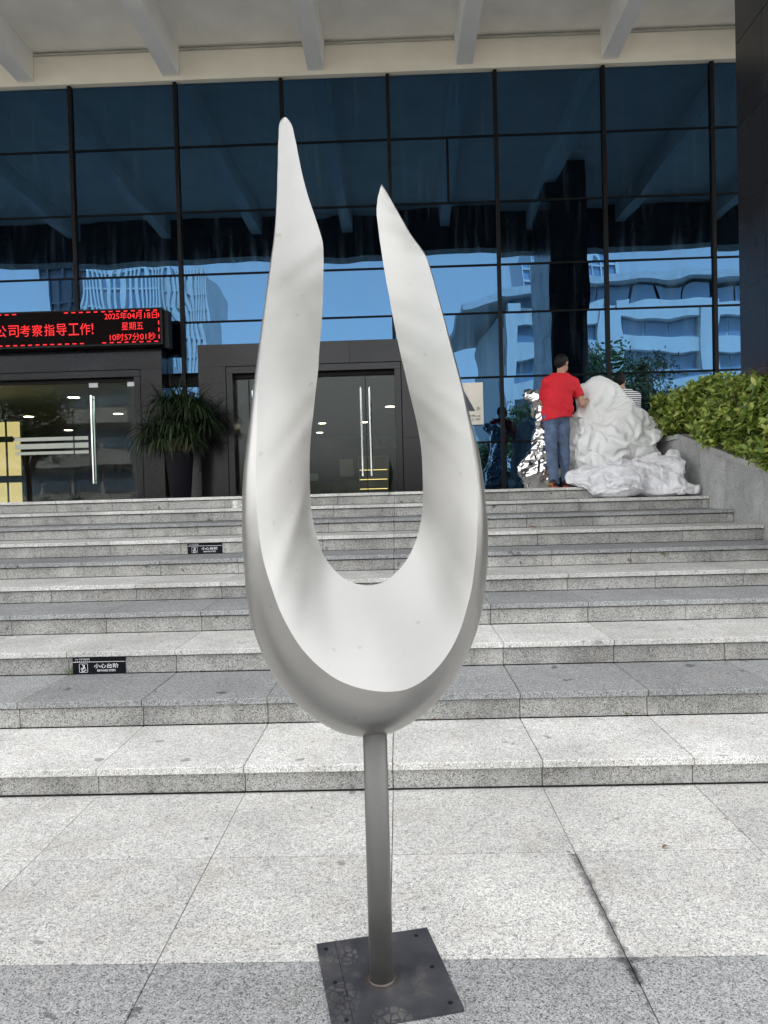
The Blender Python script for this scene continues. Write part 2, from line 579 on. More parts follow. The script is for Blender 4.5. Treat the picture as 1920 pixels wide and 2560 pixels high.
def clear_glass(name='clear_door_glass', refl=0.016, tint=(0.80, 0.86, 0.82)):
    m_, nt, lk = new_mat(name)
    geo = nt.new('ShaderNodeNewGeometry')
    nz = node(nt, 'ShaderNodeTexNoise', Scale=1.1, Detail=0.0)
    lk.new(geo.outputs['Position'], nz.inputs['Vector'])
    bp = node(nt, 'ShaderNodeBump', Strength=1.0, Distance=0.002)
    lk.new(nz.outputs['Fac'], bp.inputs['Height'])
    tr = node(nt, 'ShaderNodeBsdfTransparent', Color=(*tint, 1))
    gl = node(nt, 'ShaderNodeBsdfGlossy', Roughness=0.0, Color=(0.95, 0.97, 1.0, 1))
    lk.new(bp.outputs['Normal'], gl.inputs['Normal'])
    mx = nt.new('ShaderNodeMixShader')
    mx.inputs[0].default_value = refl
    lk.new(tr.outputs[0], mx.inputs[1]); lk.new(gl.outputs[0], mx.inputs[2])
    finish(nt, lk, mx.outputs[0])
    return m_

M_glass = coated_glass()
M_door = clear_glass()
M_steel = simple('polished_steel', (0.72, 0.72, 0.72), 0.16, 1.0, var=0.05)
M_patch = simple('brushed_patch', (0.26, 0.26, 0.27), 0.32, 1.0, var=0.05)
M_frost = simple('frosted_strip', (0.42, 0.44, 0.38), 0.6, var=0.04)

rnd = random.Random(7)

# ================================================================== ground
RISE = [0.0, 0.130, 0.279, 0.428, 0.576, 0.712, 0.849, 0.996, 1.131, 1.271, 1.411]
TREAD, Y0 = 0.62, 3.41
LAND = RISE[10]
PITCH, XJ = 0.690, -0.065            # slab width and a joint of the common grid
WALLX = 3.46

g = MB().add([(-400, -400, 0), (400, -400, 0), (400, 400, 0), (-400, 400, 0)], [(0, 1, 2, 3)]).build('ground', M_plaza, loc=(0, 0, -0.014))
tag(g, 'grey open ground of the plaza reaching to the horizon', 'ground', kind='structure')
pav = MB().box(-9.2, 9.2, -4.1, 3.40, -0.013, -0.009).build('pavement', M_grout)
tag(pav, 'granite paved forecourt in front of the stairs', 'pavement', kind='structure')
rows = [(3.40, 2.78), (2.78, 2.14), (2.14, 1.46), (1.46, 0.78), (0.78, 0.10), (0.10, -0.58), (-0.58, -1.26), (-1.26, -1.94), (-1.94, -2.62), (-2.62, -3.3), (-3.3, -3.98)]
for ri, (ya, yb) in enumerate(rows):
    mt = M_grey if ri in (2, 7) else M_light
    for n in range(-13, 13):
        xa = XJ + n * PITCH
        if ri > 4 and abs(n) > 8: continue
        inst('paving_slab', slab_mesh(PITCH - 0.003, ya - yb - 0.0055, 0.0085, mt, 0.001),
             (xa + PITCH / 2, (ya + yb) / 2, -0.0085 + rnd.uniform(-0.0008, 0.0008)), pav)

# ================================================================== stairs
XL = -9.2
st = MB()
for k in range(1, 11):
    yk = Y0 + TREAD * (k - 1)
    y2 = Y0 + TREAD * k if k < 10 else 12.25
    st.box(XL, WALLX + 0.03, yk + 0.03, y2 + 0.03 if k < 10 else y2, -0.01 if k == 1 else RISE[k - 1] - 0.036, RISE[k] - 0.036)
stairs = st.build('stairs', M_grout)
tag(stairs, 'wide granite stairs of ten steps rising to the office entrance', 'stairs', kind='structure')
for k in range(1, 11):
    yk = Y0 + TREAD * (k - 1)
    mt = M_lit_tread if k % 2 == 1 else M_grey
    if k == 10: mt = M_lit_tread
    zr0 = RISE[k - 1] + (0.001 if k > 1 else 0.0)
    zr1 = RISE[k] - 0.036
    n = -14
    while True:
        xa = XJ + n * PITCH
        n += 1
        if xa + PITCH < XL: continue
        if xa >= WALLX - 0.01: break
        xb = min(xa + PITCH, WALLX - 0.002)
        w = xb - xa - 0.0036
        xc = (xa + xb) / 2
        inst('riser_slab', slab_mesh(w, 0.03, zr1 - zr0 - 0.0095, M_shaded_riser, 0.0015), (xc, yk + 0.015 + rnd.uniform(-0.0015, 0.0015), zr0 + 0.0025), stairs)
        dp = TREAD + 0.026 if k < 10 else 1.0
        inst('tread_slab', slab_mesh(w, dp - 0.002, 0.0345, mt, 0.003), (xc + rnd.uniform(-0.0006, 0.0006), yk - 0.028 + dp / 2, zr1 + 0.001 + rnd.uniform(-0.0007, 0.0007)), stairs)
for n in range(-14, 6):                       # paving of the landing up to the doors
    xa = XJ + n * PITCH
    if xa + PITCH < XL or xa > WALLX - 0.05: continue
    xb = min(xa + PITCH, WALLX - 0.002)
    for q in range(3):
        inst('landing_slab', slab_mesh(xb - xa - 0.004, 0.745, 0.0345, M_light, 0.002), ((xa + xb) / 2, 9.963 + 0.375 + 0.75 * q, zr1 + 0.001), stairs)

# ================================================================== planter wall on the right
pw = empty('planter_wall', (WALLX, 7.6, 0))
tag(pw, 'sloping grey granite planter wall beside the stairs under the hedge', 'wall')
def copz(y):
    return 2.03 if y >= 9.2 else 2.03 - 0.2275 * (9.2 - y)
YB = [5.15, 5.78, 6.47, 7.20, 7.92, 8.60, 9.2, 9.85, 10.5, 11.2]
for i in range(len(YB) - 1):
    ya, yb = YB[i] + 0.0015, YB[i + 1] - 0.0015
    za, zb = copz(ya) - 0.062, copz(yb) - 0.062
    x0, x1 = WALLX, WALLX + 0.05
    MB().add([(x0, ya, -0.01), (x1, ya, -0.01), (x1, yb, -0.01), (x0, yb, -0.01), (x0, ya, za), (x1, ya, za), (x1, yb, zb), (x0, yb, zb)],
             [(0, 3, 2, 1), (4, 5, 6, 7), (0, 1, 5, 4), (1, 2, 6, 5), (2, 3, 7, 6), (3, 0, 4, 7)]).build('wall_slab', M_wallst, pw, (-WALLX, -7.6, 0))
    za, zb = copz(ya), copz(yb)
    x0, x1 = WALLX - 0.025, WALLX + 0.33
    MB().add([(x0, ya, za - 0.06), (x1, ya, za - 0.06), (x1, yb, zb - 0.06), (x0, yb, zb - 0.06), (x0, ya, za), (x1, ya, za), (x1, yb, zb), (x0, yb, zb)],
             [(0, 3, 2, 1), (4, 5, 6, 7), (0, 1, 5, 4), (1, 2, 6, 5), (2, 3, 7, 6), (3, 0, 4, 7)]).build('coping_slab', M_wallst, pw, (-WALLX, -7.6, 0))
M_soil = simple('planter_soil', (0.05, 0.038, 0.028), 0.95, bump=0.01)
MB().add([(WALLX + 0.06, 5.15, 0), (5.6, 5.15, 0), (5.6, 11.2, 0), (WALLX + 0.06, 11.2, 0), (WALLX + 0.06, 5.15, copz(5.15) - 0.08), (5.6, 5.15, copz(5.15) - 0.08), (5.6, 9.2, 1.95), (WALLX + 0.06, 9.2, 1.95), (WALLX + 0.06, 11.2, 1.95), (5.6, 11.2, 1.95)],
         [(0, 3, 2, 1), (4, 5, 6, 7), (7, 6, 9, 8), (0, 1, 5, 4), (1, 2, 9, 6, 5), (2, 3, 8, 9), (3, 0, 4, 7, 8)]).build('soil_bed', M_soil, pw, (-WALLX, -7.6, 0))

# ================================================================== office building front
GY = 12.30
ROWS = [LAND + 0.004, 2.21, 3.28, 4.335, 5.12, 6.15, 7.22, 8.27]
MX = [-0.019 + 1.754 * n for n in range(-6, 6)]
bld = empty('office_building', (0, GY, LAND))
tag(bld, 'office building front with blue mirrored curtain wall and ribbed concrete canopy', 'building')
BOFF = (0, -GY, -LAND)
P1R, P2L, P2R = -3.81, -3.215, 0.395       # sides of the two stone door surrounds
_pm = {}
def pane(x0, x1, z0, z1):
    w, h = x1 - x0, z1 - z0
    key = (round(w, 3), round(h, 3))
    if key not in _pm:
        _pm[key] = MB().box(-w / 2, w / 2, -0.012, 0.012, -h / 2, h / 2).mesh('window_pane', M_glass)
    inst('window_pane', _pm[key], ((x0 + x1) / 2, 0.014, (z0 + z1) / 2 - LAND), bld,
         (rnd.gauss(0, 0.0022), 0, rnd.gauss(0, 0.0028)))
def in_portal(x0, x1):
    return [(a, b) for a, b in ((x0, min(x1, P1R - 9)), (max(x0, P1R), min(x1, P2L)), (max(x0, P2R), x1)) if b - a > 0.03]
for i in range(len(MX) - 1):
    xa, xb = MX[i] + 0.006, MX[i + 1] - 0.006
    for j in range(len(ROWS) - 1):
        za, zb = ROWS[j] + 0.014, ROWS[j + 1] - 0.014
        if j < 2:
            for a, b in in_portal(xa, xb):
                if j == 0 and b < P2L + 0.05:          # dark panel in place of the low glass between the two door surrounds
                    MB().box(-(b - a) / 2, (b - a) / 2, -0.01, 0.02, 0, zb - za).build('dark_infill', M_black, bld, ((a + b) / 2, 0, za - LAND))
                else:
                    pane(a, b, za, zb)
        elif j == 2:
            pane(xa, xb, (za if xa > P2R - 0.5 else 3.50), zb)
        elif j == 5 and i == 6:                 # opening light in one bay
            pane(xa, xa + 0.93, za + 0.012, zb); pane(xa + 0.965, xb, za, zb)
        else:
            pane(xa, xb, za, zb)
for i, x in enumerate(MX):
    z0 = LAND if (P1R < x < P2L or x > P2R) else 3.9
    MB().box(-0.029, 0.029, -0.05, 0.03, z0 - LAND, 8.34 - LAND).build('mullion', M_mull, bld, (x, 0, 0))
for j in range(1, len(ROWS) - 1):
    for i in range(len(MX) - 1):
        xa, xb = MX[i] + 0.030, MX[i + 1] - 0.030
        segs = in_portal(xa, xb) if j < 3 else [(xa, xb)]
        if j == 2: segs = [(a, b) for a, b in segs]
        for a, b in segs:
            MB().box(-(b - a) / 2, (b - a) / 2, -0.012, 0.02, -0.0155, 0.0155).build('transom', M_trans, bld, ((a + b) / 2, 0, ROWS[j] - LAND))
MB().box(-0.02, 0.02, -0.014, 0.02, 0.014, 1.015).build('transom', M_trans, bld, (MX[6] + 0.006 + 0.947, 0, 6.15 - LAND))
# canopy
soff = MB().box(-13, 11, 5.0, 12.9, 8.80, 9.05).build('canopy', M_soffit, bld, BOFF)
MB().box(-13, 11, 12.21, 12.9, 8.272, 8.74).build('lintel_beam', M_lintel, soff)
MB().box(-13, 11, 12.17, 12.205, 8.735, 8.765).build('seam_bead', M_seam, soff)
MB().box(-13, 11, 4.55, 4.998, 7.74, 9.4).build('fascia_beam', M_black, soff)
for x in (-10.8, -8.4, -5.97, -3.56, -1.18, 1.235, 3.58, 5.97, 8.4):
    b_ = MB()
    b_.add([(-0.13, 5.0, 8.335), (0.13, 5.0, 8.335), (0.13, 12.2, 8.335), (-0.13, 12.2, 8.335), (-0.15, 5.0, 8.81), (0.15, 5.0, 8.81), (0.15, 12.2, 8.81), (-0.15, 12.2, 8.81)],
           [(0, 3, 2, 1), (4, 5, 6, 7), (0, 1, 5, 4), (1, 2, 6, 5), (2, 3, 7, 6), (3, 0, 4, 7)])
    b_.build('canopy_rib', M_rib, soff, (x, 0, 0))
# storeys above and behind, and the side beyond the lobby
M_upper = simple('upper_wall', (0.42, 0.42, 0.41), 0.8)
MB().box(-40, 36, 12.95, 30, 8.3, 40).build('upper_storeys', M_upper, bld, BOFF)
MB().box(8.8, 26, 12.35, 30, 0, 8.3).build('side_wing', M_upper, bld, BOFF)
MB().box(-26, -11.0, 12.35, 30, 0, 8.3).build('side_wing', M_upper, bld, BOFF)
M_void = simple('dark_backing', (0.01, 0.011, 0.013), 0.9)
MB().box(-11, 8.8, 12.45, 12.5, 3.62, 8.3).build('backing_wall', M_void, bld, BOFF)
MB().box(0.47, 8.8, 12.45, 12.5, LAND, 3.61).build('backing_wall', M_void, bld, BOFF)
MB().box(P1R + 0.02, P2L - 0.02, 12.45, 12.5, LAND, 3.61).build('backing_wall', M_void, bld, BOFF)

# stone door surrounds
PY = 11.99
def portal(xo0, xo1, xi0, xi1, ztop, zi, seams):
    core = MB()
    if xi0 - xo0 > 0.02: core.box(xo0 + 0.02, xi0 - 0.02, PY + 0.02, GY + 0.12, LAND + 0.005, ztop - 0.02)
    core.box(xi1 + 0.02, xo1 - 0.02, PY + 0.02, GY + 0.12, LAND + 0.005, ztop - 0.02)
    core.box(xi0 - 0.019, xi1 + 0.019, PY + 0.02, GY + 0.12, zi + 0.02, ztop - 0.021)
    p = core.build('door_surround', M_trans, bld, BOFF)
    def panel(x0, x1, y0, y1, z0, z1):
        MB().box(x0 + 0.002, x1 - 0.002, y0 + 0.0005, y1, z0 + 0.002, z1 - 0.002).build('stone_panel', M_portal, p)
    gz = zi + 0.105                          # groove round the opening
    # top band
    xs = [xo0] + seams + [xo1]
    for a, b in zip(xs[:-1], xs[1:]):
        panel(a, b, PY, PY + 0.03, gz + 0.01, ztop)
    panel(xi0 - 0.10, xi1 + 0.10, PY + 0.003, PY + 0.03, zi, gz)
    # jambs
    for (a, b, c0, c1) in ((xo0, xi0 - 0.11, xi0 - 0.10, xi0), (xi1 + 0.11, xo1, xi1, xi1 + 0.10)):
        if b - a > 0.05:
            for z0, z1 in ((LAND + 0.002, 2.30), (2.30, 3.26), (3.26, gz + 0.01)):
                panel(a, b, PY, PY + 0.03, z0, z1)
        panel(c0, c1, PY + 0.003, PY + 0.03, LAND + 0.002, zi)
    # returns
    for x in (xo0, xo1 - 0.02):
        panel(x, x + 0.02, PY + 0.032, GY - 0.012, LAND + 0.002, ztop)
    for x in (xi0 - 0.018, xi1 - 0.002):
        panel(x, x + 0.02, PY + 0.032, GY + 0.1, LAND + 0.002, zi)
    panel(xo0, xo1, PY + 0.032, GY - 0.012, ztop - 0.02, ztop)
    panel(xi0, xi1, PY + 0.032, GY + 0.1, zi, zi + 0.02)
    return p
portal(-11.0, P1R, -10.0, -4.27, 3.865, 3.42, [-8.6, -7.0, -5.2])
portal(P2L, P2R, -2.66, -0.03, 3.895, 3.42, [-2.0, -0.75])

# glass doors
DY = 12.16
def door(x0, x1, handle=None, patch=(), stripes=False, top=3.34):
    d = MB().box(x0 + 0.004, x1 - 0.004, DY - 0.006, DY + 0.006, LAND + 0.012, top).build('glass_door', M_door, bld, BOFF)
    if handle is not None:
        h = MB()
        for sy in (-0.055, 0.055):
            h.tube([(handle, DY + sy, 1.70), (handle, DY + sy, 3.15)], 0.019, 12)
        for z in (1.76, 3.09):
            h.tube([(handle, DY - 0.055, z), (handle, DY + 0.055, z)], 0.011, 8)
        h.build('handle', M_steel, d, smooth=False)
    for px in patch:
        MB().box(px - 0.075, px + 0.075, DY - 0.014, DY + 0.014, top - 0.055, top + 0.02).build('patch_fitting', M_patch, d)
    if stripes:
        for z0, z1 in ((2.43, 2.49), (2.30, 2.385), (2.205, 2.255)):
            MB().box(x0 + 0.01, x1 - 0.01, DY - 0.0075, DY - 0.0065, z0, z1).build('frosted_strip', M_frost, d)
    return d
door(-7.9, -6.36)
door(-6.36, -5.36, stripes=True)
door(-5.36, -5.11, stripes=True)
door(-5.11, -4.27, handle=-5.03, patch=(-5.0, -4.36), stripes=False)
door(-9.0, -7.9)
door(-10.0, -9.0)
door(-2.66, -2.43)
door(-2.43, -1.47, handle=-2.36)
door(-1.47, -0.515, handle=-0.592)
door(-0.515, -0.03, handle=-0.445, patch=())
for x0, x1 in ((-10.0, -4.27), (-2.66, -0.03)):
    MB().box(x0, x1, DY - 0.03, DY + 0.03, 3.36, 3.418).build('door_head', M_mull, bld, BOFF)
MB().box(-2.434, -2.424, DY - 0.012, DY + 0.012, LAND + 0.01, 3.36).build('door_edge', M_trans, bld, BOFF)
MB().box(-0.52, -0.51, DY - 0.012, DY + 0.012, LAND + 0.01, 3.36).build('door_edge', M_trans, bld, BOFF)

# ================================================================== lobby seen through the doors
M_lceil = simple('lobby_ceiling_paint', (0.46, 0.40, 0.30), 0.8, var=0.04)
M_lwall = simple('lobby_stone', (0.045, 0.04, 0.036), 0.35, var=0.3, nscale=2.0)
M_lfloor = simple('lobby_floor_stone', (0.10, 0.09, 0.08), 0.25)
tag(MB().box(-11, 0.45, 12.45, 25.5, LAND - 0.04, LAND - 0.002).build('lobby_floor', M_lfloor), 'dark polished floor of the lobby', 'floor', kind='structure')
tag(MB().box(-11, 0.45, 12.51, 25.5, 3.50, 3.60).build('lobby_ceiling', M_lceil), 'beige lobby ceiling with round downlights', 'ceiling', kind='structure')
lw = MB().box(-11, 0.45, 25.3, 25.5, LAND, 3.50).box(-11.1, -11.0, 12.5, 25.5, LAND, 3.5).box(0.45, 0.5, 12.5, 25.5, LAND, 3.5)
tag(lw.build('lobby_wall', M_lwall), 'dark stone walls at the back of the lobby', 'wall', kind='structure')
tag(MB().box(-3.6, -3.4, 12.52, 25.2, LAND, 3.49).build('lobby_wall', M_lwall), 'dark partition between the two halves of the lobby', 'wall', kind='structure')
E_white = emit('downlight_glow', (1.0, 0.82, 0.58), 8.0)
M_trim = simple('white_trim', (0.7, 0.7, 0.68), 0.5)
LN = {0: 'left door, nearest the doors', 1: 'left door'}
for i, (x, y, lab) in enumerate([(-6.43, 14.64, 'large round downlight highest in the left doorway'),
                                 (-8.81, 17.55, 'round downlight above the yellow wall in the left doorway'),
                                 (-6.64, 17.52, 'round downlight right of the steel handle in the left doorway'),
                                 (-9.41, 21.0, 'lowest round downlight in the left doorway'),
                                 (-2.16, 21.17, 'round downlight between the sculpture arms, upper of the left pair'),
                                 (-2.55, 24.1, 'round downlight between the sculpture arms, lower of the left pair'),
                                 (-0.96, 21.2, 'round downlight behind the pair of long door handles'),
                                 (-0.17, 17.69, 'round downlight at the right edge of the middle doorway')]):
    t = empty('ceiling_light', (x, y, 3.50))
    tag(t, lab, 'ceiling light', 'round downlights in the lobby ceiling')
    MB().lathe([(0.105, -0.002), (0.135, -0.012), (0.14, -0.001)], 20).build('trim_ring', M_trim, t)
    MB().lathe([(0.0005, -0.006), (0.105, -0.006)], 20).build('lamp_disc', E_white, t)
# backlit yellow wall
E_yel = emit('backlit_onyx', (1.0, 0.74, 0.33), 0.19)
yw = empty('light_wall', (-8.4, 14.5, LAND))
tag(yw, 'backlit yellow panel wall with black bars inside the left doorway', 'light wall')
for x0, x1 in ((-1.4, -0.62), (-0.56, 0.28), (0.34, 0.62), (0.68, 0.92)):
    for z0, z1 in ((0.0, 0.42), (0.56, 1.25), (1.31, 1.62)):
        MB().box(x0, x1, 0.0, 0.03, z0, z1).build('lit_panel', E_yel, yw)
MB().box(-1.45, 0.95, 0.031, 0.09, 0.0, 1.66).build('backing', M_void, yw)
MB().box(0.1, 0.8, -0.05, -0.005, 1.22, 1.33).build('bar', M_void, yw)
MB().box(-1.45, 0.93, -0.02, -0.001, 0.43, 0.55).build('bar', M_void, yw)
# shelf with lit edges, screen, counter
sh = empty('display_shelf', (-0.62, 18.0, LAND))
tag(sh, 'wooden display shelf with glowing yellow shelf edges in the middle doorway', 'shelf')
M_wood = simple('shelf_wood', (0.30, 0.20, 0.10), 0.4)
E_strip = emit('shelf_strip', (1.0, 0.72, 0.25), 0.45)
MB().box(-0.34, 0.34, 0.25, 0.28, 0.0, 0.95).box(-0.36, -0.34, 0.0, 0.28, 0, 0.95).box(0.34, 0.36, 0.0, 0.28, 0, 0.95).build('carcass', M_wood, sh)
for z in (0.16, 0.39, 0.62, 0.93):
    MB().box(-0.339, 0.339, 0.0, 0.25, z - 0.03, z - 0.01).build('shelf_board', M_wood, sh)
    if z < 0.9: MB().box(-0.335, 0.335, -0.006, -0.001, z - 0.028, z - 0.012).build('light_strip', E_strip, sh)
scn = empty('wall_screen', (-0.6, 24.0, 2.9))
tag(scn, 'wall screen showing a dim picture above the glowing shelf', 'screen')
M_scr = simple('screen_picture', (0.10, 0.09, 0.16), 0.3, var=0.8, nscale=5.0)
MB().box(-0.52, 0.55, 0.0, 0.05, 0.0, 0.42).build('screen_panel', M_scr, scn)
MB().box(-0.56, -0.521, 0.0, 0.05, 0, 0.42).build('red_edge', simple('screen_red', (0.35, 0.03, 0.02), 0.4), scn)
ctr = empty('reception_counter', (-2.0, 21.0, LAND))
tag(ctr, 'low brown stone reception counter with papers between the sculpture arms', 'counter')
M_counter = simple('counter_stone', (0.16, 0.11, 0.06), 0.35, var=0.35, nscale=3.0)
MB().box(-1.0, 0.9, 0.0, 0.6, 0.0, 0.40).build('counter_front', M_counter, ctr)
MB().box(-1.05, 0.95, -0.05, 0.65, 0.401, 0.44).build('counter_top', M_lwall, ctr)
MB().box(-0.65, -0.3, 0.1, 0.3, 0.441, 0.66).build('monitor', M_patch, ctr)
MB().box(0.3, 0.7, 0.25, 0.27, 0.55, 1.05).build('notice_board', M_trim, ctr)

# ================================================================== dark granite columns
def column(x0, x1, y0, y1, z0, z1, joints, ysplit, xsplit, label):
    c = empty('granite_column', ((x0 + x1) / 2, (y0 + y1) / 2, z0))
    off = (-(x0 + x1) / 2, -(y0 + y1) / 2, -z0)
    tag(c, label, 'column')
    MB().box(x0 + 0.022, x1 - 0.022, y0 + 0.022, y1 - 0.022, z0, z1).build('core', M_seal, c, off)
    zs = [z0] + [z for z in joints if z0 < z < z1] + [z1]
    ys = [y0] + ysplit + [y1]
    xs = [x0] + xsplit + [x1]
    for za, zb in zip(zs[:-1], zs[1:]):
        for ya, yb in zip(ys[:-1], ys[1:]):
            for xa in (x0, x1 - 0.02):
                MB().box(xa, xa + 0.02, ya + 0.003, yb - 0.003, za + 0.005, zb - 0.005).build('stone_panel', M_black, c, off)
        for xa, xb in zip(xs[:-1], xs[1:]):
            for ya in (y0, y1 - 0.02):
                MB().box(xa + (0.022 if xa == x0 else 0.003), xb - (0.022 if xb == x1 else 0.003), ya, ya + 0.02, za + 0.004, zb - 0.004).build('stone_panel', M_black, c, off)
JZ = [0.85, 1.68, 2.51, 3.34, 4.17, 5.00, 5.83, 6.66, 7.49]
column(3.52, 4.37, 5.5, 7.67, 0.0, 8.79, JZ, [6.05, 6.59, 7.13], [3.945], 'polished black granite column rising behind the hedge at the right edge')

# ================================================================== sculpture
OUTER=[(-0.287,2.04,2.403),(-0.294,2.04,2.4),(-0.301,2.041,2.388),(-0.304,2.041,2.371),(-0.305,2.041,2.35),(-0.307,2.042,2.326),(-0.309,2.043,2.299),(-0.31,2.043,2.27),(-0.312,2.044,2.239),(-0.314,2.045,2.206),(-0.317,2.046,2.171),(-0.32,2.047,2.135),(-0.324,2.048,2.096),(-0.33,2.049,2.056),(-0.338,2.05,2.015),(-0.345,2.051,1.972),(-0.353,2.052,1.927),(-0.361,2.053,1.881),(-0.369,2.054,1.833),(-0.377,2.055,1.784),(-0.386,2.057,1.734),(-0.395,2.058,1.682),(-0.403,2.059,1.628),(-0.411,2.06,1.573),(-0.422,2.062,1.517),(-0.431,2.063,1.46),(-0.438,2.064,1.401),(-0.442,2.066,1.34),(-0.444,2.067,1.278),(-0.444,2.069,1.215),(-0.442,2.07,1.15),(-0.439,2.072,1.084),(-0.429,2.073,1.018),(-0.41,2.075,0.952),(-0.385,2.077,0.888),(-0.349,2.078,0.827),(-0.302,2.08,0.773),(-0.247,2.082,0.727),(-0.183,2.083,0.692),(-0.11,2.085,0.678),(-0.042,2.083,0.689),(0.018,2.082,0.719),(0.072,2.08,0.759),(0.117,2.078,0.807),(0.154,2.077,0.861),(0.183,2.075,0.917),(0.206,2.073,0.975),(0.223,2.072,1.034),(0.233,2.07,1.094),(0.24,2.069,1.153),(0.243,2.067,1.211),(0.244,2.066,1.268),(0.24,2.064,1.323),(0.236,2.063,1.378),(0.23,2.062,1.431),(0.222,2.06,1.482),(0.209,2.059,1.532),(0.198,2.058,1.58),(0.188,2.057,1.627),(0.178,2.055,1.673),(0.167,2.054,1.718),(0.156,2.053,1.761),(0.146,2.052,1.803),(0.136,2.051,1.843),(0.126,2.05,1.883),(0.117,2.049,1.92),(0.108,2.048,1.957),(0.098,2.047,1.991),(0.086,2.046,2.023),(0.067,2.045,2.049),(0.05,2.044,2.074),(0.036,2.043,2.1),(0.023,2.043,2.123),(0.012,2.042,2.145),(0.001,2.041,2.165),(-0.008,2.041,2.182),(-0.016,2.041,2.196),(-0.023,2.04,2.207),(-0.026,2.04,2.213)]
CREASE=[(-0.286,2.032,2.399),(-0.292,2.032,2.396),(-0.299,2.032,2.385),(-0.302,2.032,2.368),(-0.303,2.032,2.348),(-0.305,2.031,2.326),(-0.306,2.031,2.301),(-0.307,2.03,2.273),(-0.309,2.029,2.244),(-0.31,2.028,2.212),(-0.312,2.027,2.179),(-0.314,2.025,2.144),(-0.317,2.023,2.107),(-0.32,2.021,2.069),(-0.326,2.019,2.03),(-0.332,2.016,1.989),(-0.338,2.013,1.947),(-0.344,2.01,1.903),(-0.351,2.006,1.858),(-0.357,2.002,1.812),(-0.362,1.998,1.765),(-0.368,1.994,1.717),(-0.373,1.989,1.667),(-0.376,1.985,1.617),(-0.377,1.98,1.565),(-0.379,1.975,1.512),(-0.381,1.97,1.459),(-0.382,1.965,1.405),(-0.381,1.959,1.35),(-0.377,1.954,1.294),(-0.371,1.949,1.238),(-0.36,1.945,1.181),(-0.343,1.94,1.125),(-0.324,1.936,1.07),(-0.298,1.932,1.016),(-0.266,1.929,0.965),(-0.224,1.926,0.92),(-0.174,1.924,0.883),(-0.115,1.922,0.86),(-0.052,1.922,0.85),(0.004,1.922,0.855),(0.054,1.924,0.88),(0.095,1.926,0.918),(0.127,1.929,0.962),(0.151,1.932,1.01),(0.168,1.936,1.06),(0.182,1.94,1.11),(0.191,1.945,1.161),(0.198,1.949,1.211),(0.202,1.954,1.261),(0.205,1.959,1.31),(0.205,1.965,1.359),(0.204,1.97,1.407),(0.201,1.975,1.454),(0.196,1.98,1.501),(0.19,1.985,1.546),(0.183,1.989,1.59),(0.176,1.994,1.634),(0.167,1.998,1.676),(0.158,2.002,1.717),(0.149,2.006,1.757),(0.14,2.01,1.797),(0.132,2.013,1.835),(0.123,2.016,1.872),(0.115,2.019,1.908),(0.107,2.021,1.942),(0.098,2.023,1.975),(0.089,2.025,2.007),(0.072,2.027,2.033),(0.056,2.028,2.058),(0.041,2.029,2.082),(0.029,2.03,2.105),(0.018,2.031,2.127),(0.007,2.031,2.147),(-0.002,2.032,2.165),(-0.01,2.032,2.181),(-0.017,2.032,2.194),(-0.023,2.032,2.204),(-0.026,2.032,2.21)]
INNER=[(-0.287,2.04,2.403),(-0.282,2.04,2.402),(-0.275,2.04,2.394),(-0.268,2.04,2.382),(-0.264,2.04,2.368),(-0.261,2.041,2.35),(-0.257,2.041,2.331),(-0.254,2.041,2.31),(-0.25,2.042,2.287),(-0.246,2.043,2.263),(-0.241,2.043,2.238),(-0.235,2.044,2.212),(-0.228,2.045,2.185),(-0.219,2.046,2.156),(-0.21,2.047,2.127),(-0.201,2.048,2.096),(-0.193,2.049,2.064),(-0.192,2.051,2.031),(-0.193,2.052,1.995),(-0.195,2.054,1.959),(-0.197,2.056,1.922),(-0.2,2.057,1.884),(-0.203,2.059,1.845),(-0.208,2.061,1.805),(-0.213,2.063,1.764),(-0.217,2.066,1.722),(-0.223,2.068,1.68),(-0.23,2.071,1.636),(-0.236,2.073,1.591),(-0.243,2.076,1.546),(-0.248,2.079,1.499),(-0.251,2.082,1.451),(-0.252,2.085,1.402),(-0.252,2.088,1.352),(-0.248,2.091,1.302),(-0.238,2.095,1.251),(-0.222,2.098,1.201),(-0.193,2.102,1.156),(-0.152,2.106,1.121),(-0.099,2.11,1.107),(-0.053,2.106,1.116),(-0.015,2.102,1.143),(0.015,2.098,1.178),(0.037,2.095,1.218),(0.052,2.091,1.26),(0.061,2.088,1.303),(0.065,2.085,1.345),(0.066,2.082,1.387),(0.066,2.079,1.428),(0.065,2.076,1.469),(0.062,2.073,1.508),(0.056,2.071,1.547),(0.049,2.068,1.584),(0.041,2.066,1.62),(0.033,2.063,1.656),(0.026,2.061,1.69),(0.019,2.059,1.724),(0.012,2.057,1.757),(0.006,2.056,1.79),(0,2.054,1.821),(-0.005,2.052,1.852),(-0.01,2.051,1.882),(-0.014,2.049,1.911),(-0.019,2.048,1.939),(-0.023,2.047,1.966),(-0.027,2.046,1.992),(-0.03,2.045,2.017),(-0.033,2.044,2.041),(-0.036,2.043,2.064),(-0.038,2.043,2.086),(-0.04,2.042,2.107),(-0.042,2.041,2.127),(-0.042,2.041,2.145),(-0.04,2.041,2.162),(-0.038,2.04,2.177),(-0.034,2.04,2.19),(-0.031,2.04,2.2),(-0.028,2.04,2.209),(-0.026,2.04,2.213)]
